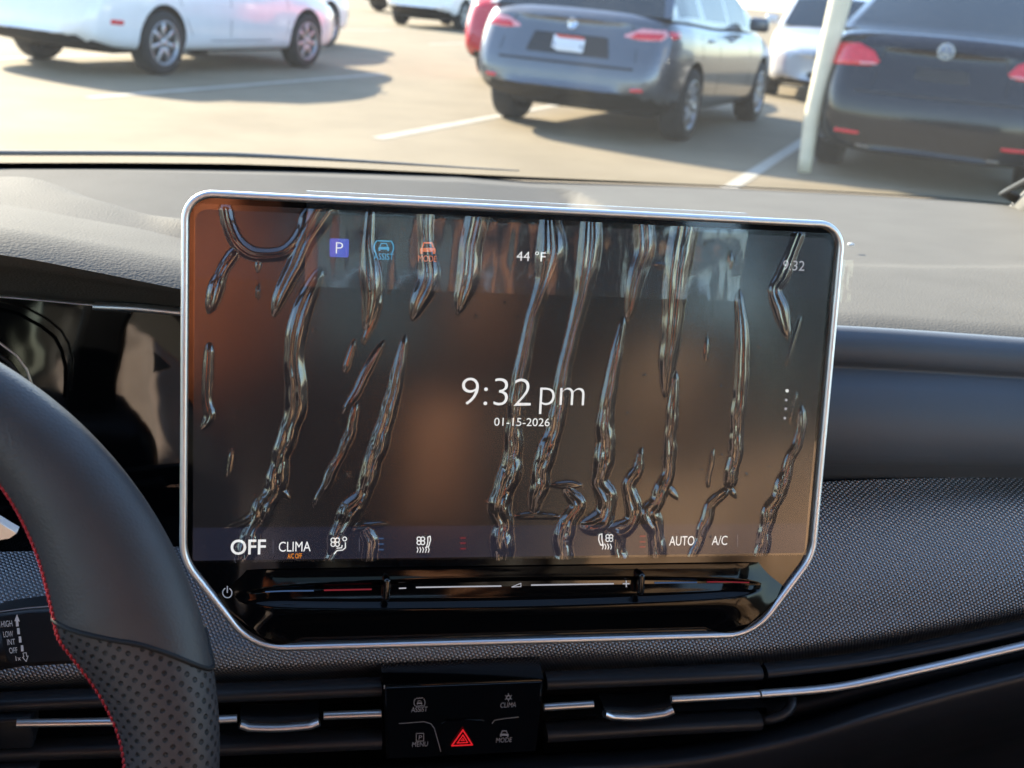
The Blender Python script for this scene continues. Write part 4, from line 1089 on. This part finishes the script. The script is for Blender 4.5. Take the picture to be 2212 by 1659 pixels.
MIRR = mat('badge_silver', (.5, .55, .64), .2, .9, var=.04)
BADGEB = mat('badge_blue', (.05, .10, .22), .25, .3, var=.04)
def paint(name, c, rough=.22, metal=0., coat=.8): return mat(name, c, rough, metal, var=.03, vscale=6, coat=coat)

def lathe(bm, prof, n=36, cx=(0, 0, 0)):
    """profile [(radius, x)] turned about the x axis"""
    rings = []
    for r, x in prof:
        rings.append([bm.verts.new((cx[0] + x, cx[1] + r * cos(2 * pi * k / n), cx[2] + r * sin(2 * pi * k / n))) for k in range(n)])
    for a, b in zip(rings, rings[1:]):
        for k in range(n): bm.faces.new((a[k], a[(k + 1) % n], b[(k + 1) % n], b[k]))
WHEEL_CACHE = {}
def wheel(car, x, y, side, R, spokes, mm):
    key = (round(R, 3), spokes)
    if key not in WHEEL_CACHE:
        b = bmesh.new(); lathe(b, [(R * .66, -.10), (R * .80, -.112), (R * .93, -.108), (R * .985, -.085), (R, -.05), (R, .05), (R * .985, .085), (R * .93, .108), (R * .80, .112), (R * .66, .10)])
        t = from_bm('tyre', b, TYRE); b = bmesh.new()
        lathe(b, [(R * .70, .092), (R * .69, .106), (R * .64, .104), (R * .61, .06), (R * .60, .02)])
        lathe(b, [(.001, .098), (R * .14, .098), (R * .17, .085), (R * .17, .05)], 18)
        for k in range(spokes):
            m_ = Matrix.Rotation(2 * pi * k / spokes, 4, 'X'); rbox(b, (.083, 0, R * .39), (.022, R * (.17 if spokes < 8 else .10), R * .52), .006, 1, m_)
        r_ = from_bm('rim', b, ALLOY); b = bmesh.new(); lathe(b, [(.001, .03), (R * .62, .03), (R * .64, .02)]); d_ = from_bm('shade_back', b, ALLOYD)  # near-black disc drawn as the shade behind the spokes
        WHEEL_CACHE[key] = (t.data, r_.data, d_.data)
        for q in (t, r_, d_): bpy.data.objects.remove(q)
    m_ = mm @ Matrix.Translation((x, y, R)) @ (Matrix.Rotation(pi, 4, 'Z') if side < 0 else Matrix.Identity(4))
    e = empty('wheel', m_, car)
    for nm, me in zip(('tyre', 'rim', 'shade_disc'), WHEEL_CACHE[key]):
        o = bpy.data.objects.new(nm, me); COL.objects.link(o); o.parent = e
def interp(tab, y): 
    a = np.array(tab, float); return float(np.interp(y, a[:, 0], a[:, 1]))
def make_car(label, spec, P, M4, spokes=10, group='cars parked in angled bays'):
    """local axes: x right, y forward from the rear bumper, z up"""
    L = spec['L']; car = empty('parked_car', M4, label=label, cat='car', group=group)
    ys = sorted(set(list(np.linspace(0, L, 44)) + [.02, .05, .09, .15, .22, L - .02, L - .06, L - .12]))
    sec = []
    for y in ys:
        w_, zb, zt = interp(spec['w'], y), interp(spec['zb'], y), interp(spec['zt'], y); h = zt - zb
        half = [(0, zb), (.55 * w_, zb), (.88 * w_, zb + .015), (.965 * w_, zb + .07), (.985 * w_, zb + .16 * h + .04), (w_, zb + .42 * h), (w_, zb + .60 * h), (.99 * w_, zb + .74 * h), (.97 * w_, zb + .86 * h), (.93 * w_, zt - .035), (.86 * w_, zt - .008), (.55 * w_, zt + .012), (0, zt + .02)]
        ring = [(x, z) for x, z in half] + [(-x, z) for x, z in reversed(half[1:-1])]
        pts = []
        for x, z in ring:
            yy = y; fx_ = min(1, abs(x) / max(.3, spec['W']))
            kr = max(0, 1 - y / .7); kf = max(0, 1 - (L - y) / .9)
            yy -= kr * .11 * (1 - fx_ ** 2.2); yy += kf * .16 * (1 - fx_ ** 2)
            if kr > 0: yy += kr * spec.get('lean', .16) * max(0, (z - .58)) / .45
            if kr > 0 and z < .40: yy += kr * .25 * (.40 - z)
            pts.append((x, yy, z))
        sec.append(pts)
    nr = len(sec[0]); vs = [p for s in sec for p in s]; fs = [tuple(reversed(f)) for f in sweep_faces(len(sec), nr, caps=False)]
    # rounded end caps
    for idx, fl in ((0, False), (len(sec) - 1, True)):
        ring = [idx * nr + k for k in range(nr)]
        half = (nr // 2)
        # bridge left and right halves by horizontal strips
        for k in range(half):
            a, b = ring[k], ring[k + 1]; c, d = ring[(nr - k - 1) % nr], ring[(nr - k) % nr]
            q = [a, b, c, d]; q2 = []
            for v in q:
                if v not in q2: q2.append(v)
            if len(q2) >= 3: fs.append(tuple(reversed(q2)) if fl else tuple(q2))
    me = bpy.data.meshes.new('body'); me.from_pydata(vs, [], fs); me.update()
    bm_ = bmesh.new(); bm_.from_mesh(me); bmesh.ops.recalc_face_normals(bm_, faces=bm_.faces[:]); bm_.to_mesh(me); bm_.free()
    body = bpy.data.objects.new('body', me); COL.objects.link(body)
    ss = body.modifiers.new('s', 'SUBSURF'); ss.levels = ss.render_levels = 1
    R = spec['R']; cut = bmesh.new()
    for y in spec['wy']:
        for sx in (-1, 1):
            c_ = bmesh.new(); bmesh.ops.create_cone(c_, cap_ends=True, segments=40, radius1=R * 1.13, radius2=R * 1.13, depth=.5)
            mt = Matrix.Translation((sx * (spec['W'] - .02), y, R + .02)) @ Matrix.Rotation(pi / 2, 4, 'Y'); c_.verts.index_update()
            nv = [cut.verts.new(mt @ v.co) for v in c_.verts]
            for f in c_.faces: cut.faces.new([nv[v.index] for v in f.verts])
            c_.free()
    cme = bpy.data.meshes.new('cut'); cut.to_mesh(cme); cut.free(); co = bpy.data.objects.new('cut', cme); COL.objects.link(co)
    cme.materials.append(UNDER); me.materials.append(P); me.materials.append(UNDER)
    bo = body.modifiers.new('b', 'BOOLEAN'); bo.operation = 'DIFFERENCE'; bo.object = co; bo.solver = 'EXACT'
    try: bo.material_mode = 'TRANSFER'
    except Exception: pass
    dg = bpy.context.evaluated_depsgraph_get(); fin = bpy.data.meshes.new_from_object(body.evaluated_get(dg))
    bpy.data.objects.remove(body); bpy.data.objects.remove(co)
    fin.name = 'body'
    bm_ = bmesh.new(); bm_.from_mesh(fin)
    mats = [m.name if m else '' for m in fin.materials]
    ui = mats.index(UNDER.name) if UNDER.name in mats else 0
    for f in bm_.faces:
        f.smooth = True
        c = f.calc_center_median()
        if f.normal.z < -.75: f.material_index = ui
        if spec.get('skirt') and c.z < spec['skirt'] and c.y < .5 and f.material_index != ui: f.material_index = ui
    for e in bm_.edges:
        if len(e.link_faces) == 2 and e.calc_face_angle(0) > radians(38): e.smooth = False
    bm_.to_mesh(fin); bvh = BVHTree.FromBMesh(bm_); bm_.free()
    body = bpy.data.objects.new('body', fin); COL.objects.link(body); body.parent = car; MW[body] = M4
    # greenhouse
    g = spec['gh']; gy0, gy1 = g['y0'], g['y1']; gs = []; gys = np.linspace(gy0, gy1, 40)
    for y in gys:
        zt = interp(spec['zt'], y) - .015; zr = max(zt + .012, interp(g['zr'], y)); wb = interp(spec['w'], max(y, .35)) * .915; k = min(1, (zr - zt) / (g['top'] - zt))
        wr = wb * (1 - .22 * k); dz = zr - zt
        half = [(wb, zt), (wb - (wb - wr) * .10, zt + dz * .12), (wb - (wb - wr) * .55, zt + dz * .55), (wr + .02, zt + dz * .86), (wr * .93, zt + dz * .955), (wr * .6, zr + .012 * k), (0, zr + .02 * k)]
        gs.append([(x, y, z) for x, z in half] + [(-x, y, z) for x, z in reversed(half[:-1])])
    nr = len(gs[0]); vs = [p for s in gs for p in s]; gf, bf = [], []
    for i in range(len(gs) - 1):
        yc = (gys[i] + gys[i + 1]) / 2; zr = interp(g['zr'], yc)
        for j in range(nr - 1):
            f = (i * nr + j, (i + 1) * nr + j, (i + 1) * nr + j + 1, i * nr + j + 1); jj = min(j, nr - 2 - j)
            flat_roof = zr > g['top'] - .06
            if jj >= 4: (bf if flat_roof else gf).append(f)
            elif jj == 3: bf.append(f)
            elif jj == 0: bf.append(f)
            else:
                pil = any(abs(yc - q) < .06 for q in g['pil']) or (yc < g['y0'] + g.get('cp', .35)) or yc > gy1 - .45
                (bf if pil else gf).append(f)
    def sub(nm, fl, m):
        used = sorted({v for f in fl for v in f}); ix = {v: k for k, v in enumerate(used)}
        return mesh(nm, [vs[v] for v in used], [tuple(ix[v] for v in f) for f in fl], m, car, local=True)
    sub('window_glass', gf, CGLASS); sub('roof', bf, P)
    for y in spec['wy']:
        for sx in (-1, 1): wheel(car, sx * (spec['W'] - .105), y, sx, R, spokes, M4)
    bm_ = bmesh.new(); rbox(bm_, (0, L / 2, .26), (spec['W'] * 1.5, L * .80, .12), .03, 2); from_bm('underbody', bm_, UNDER, car, local=True)
    for sx in (-1, 1):
        x_ = spec['W'] * .98; bm_ = bmesh.new(); rbox(bm_, (sx * (x_ + .07), g['y1'] - .55, interp(spec['zt'], g['y1'] - .5) + .06), (.20, .12, .14), .04, 3); from_bm('wing_mirror', bm_, P, car, local=True)
    car_bvh = bvh
    def decal(nm, outline, m, d='rear', off=.006, parent=None, cuts=2):
        bm_ = bmesh.new(); face = bm_.faces.new([bm_.verts.new((a, b, 0)) for a, b in outline])
        bmesh.ops.triangulate(bm_, faces=[face])
        for _ in range(cuts): bmesh.ops.subdivide_edges(bm_, edges=bm_.edges[:], cuts=1, use_grid_fill=True)
        bm_.normal_update(); bnd = {v.index for e in bm_.edges if len(e.link_faces) == 1 for v in e.verts}
        bm_.verts.index_update(); bnd = {v.index for e in bm_.edges if len(e.link_faces) == 1 for v in e.verts}
        for v in bm_.verts:
            a, b = v.co.x, v.co.y; o_ = off if v.index not in bnd else -.004
            if d == 'rear': h = car_bvh.ray_cast(Vector((a, -3, b)), Vector((0, 1, 0))); v.co = Vector((a, h[0].y - o_ if h[0] else .1, b))
            elif d == 'front': h = car_bvh.ray_cast(Vector((a, L + 3, b)), Vector((0, -1, 0))); v.co = Vector((a, h[0].y + o_ if h[0] else L, b))
            elif d == 'right': h = car_bvh.ray_cast(Vector((3, a, b)), Vector((-1, 0, 0))); v.co = Vector((h[0].x + o_ if h[0] else .8, a, b))
            else: h = car_bvh.ray_cast(Vector((-3, a, b)), Vector((1, 0, 0))); v.co = Vector((h[0].x - o_ if h[0] else -.8, a, b))
        return from_bm(nm, bm_, m, parent or car, local=True)
    return car, decal
def seam(decal, pts, d='right', w_=.012):
    for a, b in zip(pts, pts[1:]):
        A, B = Vector(a), Vector(b); q = (B - A).normalized(); q = Vector((-q.y, q.x)) * w_ / 2
        decal('panel_gap', [A - q, B - q, B + q, A + q], SEAM, d, .002, cuts=2)
def place(u, v, wx_, wy_, head=HEAD):
    """put a car so that its wheel at local (wx, wy) touches the ground seen at (u, v)"""
    g = gnd(u, v); f = Vector((sin(head), cos(head), 0)); r = Vector((cos(head), -sin(head), 0))
    o = g - r * wx_ - f * wy_
    return Matrix.Translation((o.x, o.y, 0)) @ Matrix.Rotation(-head, 4, 'Z')
def at_place(x, y, head): return Matrix.Translation((x, y, 0)) @ Matrix.Rotation(-head, 4, 'Z')
SEDAN = dict(L=4.56, W=.89, R=.322, wy=(.98, 3.66), w=[(0, .66), (.03, .76), (.10, .82), (.25, .862), (.7, .89), (3.7, .89), (4.2, .85), (4.42, .77), (4.53, .66), (4.56, .56)],
             zb=[(0, .40), (.1, .30), (.3, .24), (.8, .20), (3.8, .19), (4.3, .21), (4.56, .30)],
             zt=[(0, .92), (.04, .98), (.12, 1.03), (.7, 1.05), (1.5, 1.0), (3.0, .97), (3.4, .97), (4.0, .86), (4.35, .76), (4.5, .70), (4.56, .62)], lean=.18,
             gh=dict(y0=.62, y1=3.42, top=1.45, zr=[(.62, 1.03), (1.35, 1.40), (1.8, 1.45), (2.3, 1.45), (2.7, 1.38), (3.42, .98)], pil=(2.05,), cp=.75))
HATCH = dict(L=4.32, W=.885, R=.318, wy=(.80, 3.40), w=[(0, .68), (.03, .78), (.10, .83), (.25, .865), (.7, .885), (3.5, .885), (4.0, .83), (4.22, .74), (4.32, .58)],
             zb=[(0, .42), (.1, .34), (.3, .26), (.8, .20), (3.6, .19), (4.1, .21), (4.32, .30)],
             zt=[(0, .97), (.04, 1.03), (.12, 1.06), (.7, 1.04), (1.5, 1.0), (2.9, .97), (3.2, .96), (3.8, .85), (4.15, .75), (4.32, .62)], lean=.20, skirt=.36,
             gh=dict(y0=.20, y1=3.25, top=1.45, zr=[(.20, 1.05), (.36, 1.20), (.62, 1.41), (1.0, 1.445), (2.1, 1.45), (2.5, 1.38), (3.25, .97)], pil=(1.15, 2.05), cp=.28))
def scaled(s, kz, ky=1.0, kw=1.0):
    t = dict(s); t['L'] = s['L'] * ky; t['W'] = s['W'] * kw; t['wy'] = tuple(a * ky for a in s['wy']); t['R'] = s['R'] * (1 + (kz - 1) * .5)
    t['w'] = [(a * ky, b * kw) for a, b in s['w']]; t['zb'] = [(a * ky, b * kz) for a, b in s['zb']]; t['zt'] = [(a * ky, b * kz) for a, b in s['zt']]
    g = dict(s['gh']); g['y0'] *= ky; g['y1'] *= ky; g['top'] *= kz; g['zr'] = [(a * ky, b * kz) for a, b in g['zr']]; g['pil'] = tuple(a * ky for a in g['pil']); t['gh'] = g
    return t
def circ(x, z, r, n=20): return [(x + r * cos(2 * pi * k / n), z + r * sin(2 * pi * k / n)) for k in range(n)]
def box2(x0, z0, x1, z1): return [(x0, z0), (x1, z0), (x1, z1), (x0, z1)]

WHITE = paint('white_paint', (.86, .86, .87)); SILV = paint('silver_blue_paint', (.12, .13, .15), .28, .5); BLK = paint('black_paint', (.009, .011, .016), .14, 0., .2)
REDP = paint('red_paint', (.60, .03, .035)); GREYP = paint('pale_grey_paint', (.52, .53, .55), .25, .2)
# white saloon on the left, its right flank towards us
car, dc = make_car('white saloon seen from its right side with red rear reflector', SEDAN, WHITE, place(358, 163, .89, .98, radians(34)), 7)
dc('rear_reflector', [(.20, .50), (.42, .485), (.42, .545), (.20, .56)], REFL, 'right')
for s in ([(2.12, .30), (2.10, .62), (2.12, .98)], [(1.12, .98), (1.30, .62), (1.48, .34)], [(3.22, .34), (3.24, .62), (3.18, .96)], [(1.48, .34), (3.2, .34)]): seam(dc, s)
for y in (1.35, 2.35): dc('door_handle', [(y, .82), (y + .20, .83), (y + .20, .86), (y, .85)], WHITE, 'right', .03)
dc('tail_lamp', [(.22, .80), (.55, .84), (.48, .96), (.18, .94)], LRED, 'right')
# white car beyond it
car, dc = make_car('white saloon whose front wheel peeks out beyond the nearer white saloon', SEDAN, WHITE, place(712, 100, .89, 3.66, radians(33)), 10)
seam(dc, [(3.22, .34), (3.24, .62), (3.18, .96)])
# white people carrier far back
VAN = scaled(HATCH, 1.18, 1.1, 1.04)
car, dc = make_car('white tall people carrier far back, seen from behind', VAN, WHITE, place(1003, 67, .92, .88, radians(31)), 5)
dc('plate', box2(-.22, .86, .22, 1.0), PLATEW); dc('tail_lamp', box2(.62, .95, .80, 1.2), LRED); dc('tail_lamp', box2(-.80, .95, -.62, 1.2), LRED)
car, dc = make_car('white car at the far end of the aisle beyond the people carrier', VAN, WHITE, at_place(gnd(800, 24).x, gnd(800, 24).y, radians(60)), 5)
# silver hatchback
HATCH2 = scaled(HATCH, .985, 1.04, 1.04)
M4 = place(1484, 305, .92, .83, HEAD + radians(3))
car, dc = make_car('silver blue hatchback with licence plate and pinkish tail lamps', HATCH2, SILV, M4, 10)
for sx in (1, -1):
    q = lambda pts: [(sx * a, b) for a, b in (pts if sx > 0 else reversed(pts))]
    t_ = dc('tail_lamp', q([(.40, .86), (.60, .835), (.78, .84), (.84, .90), (.80, .96), (.62, .955)]), LPINK)
    dc('lamp_lens', q([(.50, .855), (.62, .845), (.78, .852), (.82, .90), (.78, .925), (.56, .915)]), LRED, off=.010)
    dc('rear_reflector', q([(.60, .43), (.74, .435), (.74, .475), (.60, .465)]), REFL)
    dc('bumper_inset', q([(.56, .40), (.78, .40), (.78, .50), (.60, .49)]), SILV, off=.003)
dc('plate_recess', [(-.46, .66), (.46, .66), (.40, .86), (-.40, .86)], PLASTIC, off=.002, cuts=3)
dc('licence_plate', box2(-.17, .69, .17, .84), PLATEW, off=.016)
dc('plate_band', box2(-.155, .80, .155, .832), PLATER, off=.020)
for k in range(6): dc('plate_mark', box2(-.14 + k * .048, .715, -.105 + k * .048, .785), PLATEB, off=.020, cuts=1)
dc('badge', circ(0, .93, .05), MIRR, off=.012)
seam(dc, [(-.62, .64), (-.60, .80), (-.50, 1.02)], 'rear', .010); seam(dc, [(.62, .64), (.60, .80), (.50, 1.02)], 'rear', .010)
dc('bumper_step', [(-.80, .60), (.80, .60), (.80, .625), (-.80, .625)], PLASTIC, off=.003, cuts=3)
for s in ([(1.62, .30), (1.66, .62), (1.60, .99)], [(.98, .99), (1.05, .62), (1.22, .34)], [(2.85, .34), (2.88, .62), (2.82, .95)]): seam(dc, s)
for y in (1.22, 2.0): dc('door_handle', [(y, .84), (y + .20, .85), (y + .20, .88), (y, .87)], SILV, 'right', .03)
dc('tail_lamp_side', [(.16, .86), (.42, .88), (.40, .95), (.14, .95)], LRED, 'right')
# red car behind the hatchback
car, dc = make_car('bright red car half hidden behind the silver hatchback', SEDAN, REDP, place(1042, 165, -.89, .98, radians(31)), 5)
dc('tail_lamp', [(-.82, .84), (-.45, .86), (-.48, .98), (-.80, .96)], LRED)
# pale grey saloon facing us
fg = gnd(1668, 213)
hd = radians(205)
M4 = Matrix.Translation((fg.x, fg.y, 0)) @ Matrix.Rotation(-hd, 4, 'Z') @ Matrix.Translation((-.72, -4.5, 0))
car, dc = make_car('pale grey saloon facing us between the hatchback and the black saloon', SEDAN, GREYP, M4, 10)
for sx in (1, -1):
    q = lambda pts: [(sx * a, b) for a, b in (pts if sx < 0 else reversed(pts))]
    dc('headlamp', q([(.38, .62), (.66, .63), (.78, .70), (.70, .73), (.46, .70)]), LCLR, 'front', cuts=3)
dc('grille', [(.34, .58), (-.34, .58), (-.36, .68), (.36, .68)], PLASTIC, 'front')
dc('lower_intake', [(.42, .30), (-.42, .30), (-.36, .44), (.36, .44)], PLASTIC, 'front')
# black saloon on the right
BL = dict(SEDAN); BL['zt'] = [(a, b + .06 if a < 1 else b + .03) for a, b in SEDAN['zt']]; BL['lean'] = .15; BL['zb'] = [(0, .25), (.1, .22), (.3, .20), (.8, .19), (3.8, .19), (4.3, .21), (4.56, .30)]
BL['gh'] = dict(SEDAN['gh']); BL['gh']['zr'] = [(a, b + .05) for a, b in SEDAN['gh']['zr']]; BL['gh']['zr'][0] = (.62, 1.09); BL['gh']['top'] = 1.50
g0 = gnd(2040, 95, 1.04)
BL_POS = (gnd(1795, 280, .36) + gnd(2225, 330, .36)) / 2
car, dc = make_car('black saloon with red tail lamps and round badge on its boot', BL, BLK, at_place(BL_POS.x, BL_POS.y, HEAD), 10)
for sx in (1, -1):
    q = lambda pts: [(sx * a, b) for a, b in (pts if sx > 0 else list(reversed(pts)))]
    dc('tail_lamp', q([(.44, .88), (.52, .845), (.80, .83), (.845, .90), (.80, 1.0), (.62, 1.01), (.50, .96)]), LRED, off=.012, cuts=3)
    dc('reversing_lens', q([(.46, .86), (.62, .85), (.62, .875), (.46, .885)]), LPINK, off=.018)
    dc('rear_reflector', q([(.48, .345), (.74, .35), (.74, .385), (.48, .375)]), REFL)
    dc('tail_pipe', q([(.42, .255), (.52, .255), (.52, .28), (.42, .28)]), TPIPE, off=.01)
    seam(dc, [(sx * .47, .69), (sx * .46, .86), (sx * .40, 1.05)], 'rear', .010)
dc('plate_recess', [(-.30, .76), (.30, .76), (.27, .90), (-.27, .90)], PLASTIC, off=.002)
dc('bumper_step', [(-.78, .66), (.78, .66), (.78, .68), (-.78, .68)], PLASTIC, off=.004, cuts=3)
bd = dc('badge', circ(0, 1.0, .062, 24), BADGEB, off=.012)
yb = min(v.co.y for v in bd.data.vertices) - .006
def badge_ring(r0, r1, n=28):
    vs = []; 
    for k in range(n):
        a = 2 * pi * k / n
        for r in (r0, r1): vs.append((r * cos(a), yb, 1.0 + r * sin(a)))
    return vs, [(2 * k, 2 * k + 1, (2 * k + 3) % (2 * n), (2 * k + 2) % (2 * n)) for k in range(n)]
vs, fs = badge_ring(.050, .060); mesh('badge_ring', vs, fs, MIRR, bd, local=True)
def badge_bars(pts, w_=.011):
    vs, fs = [], []
    for a, b in zip(pts, pts[1:]):
        A, B = Vector(a), Vector(b); q = (B - A).normalized(); q = Vector((-q.y, q.x)) * w_ / 2; k = len(vs)
        vs += [(p.x, yb - .001 * (k % 3), 1.0 + p.y) for p in (A - q, B - q, B + q, A + q)]; fs.append((k, k + 1, k + 2, k + 3))
    return vs, fs
vs, fs = badge_bars([(-.020, .046), (0, .006), (.020, .046)]); mesh('badge_letter', vs, fs, MIRR, bd, local=True)
vs, fs = badge_bars([(-.040, .030), (-.018, -.040), (0, -.002), (.018, -.040), (.040, .030)]); mesh('badge_letter', vs, fs, MIRR, bd, local=True)
# cream post beside the black saloon
pb = gnd(1737, 372); top = pb + Vector((.13, .10, 1.52))
post = empty('bollard_post', Matrix.Translation(pb), label='leaning cream painted post beside the black saloon', cat='post')
POSTM = mat('cream_paint', (.66, .60, .46), .6, var=.08, vscale=8)
tube('pole', [pb + Vector(((top - pb).x * max(0, (t - .28) / .72), (top - pb).y * t, (top - pb).z * t)) for t in np.linspace(0, 1, 14)], .05, POSTM, post, n=16, radii=[.050 + .040 * t for t in np.linspace(0, 1, 14)])
tube('cross_arm', [top + Vector((-.02, 0, -.05)), top + Vector((.30, .05, -.03)), top + Vector((.5, .08, -.03))], .04, POSTM, post, n=12)
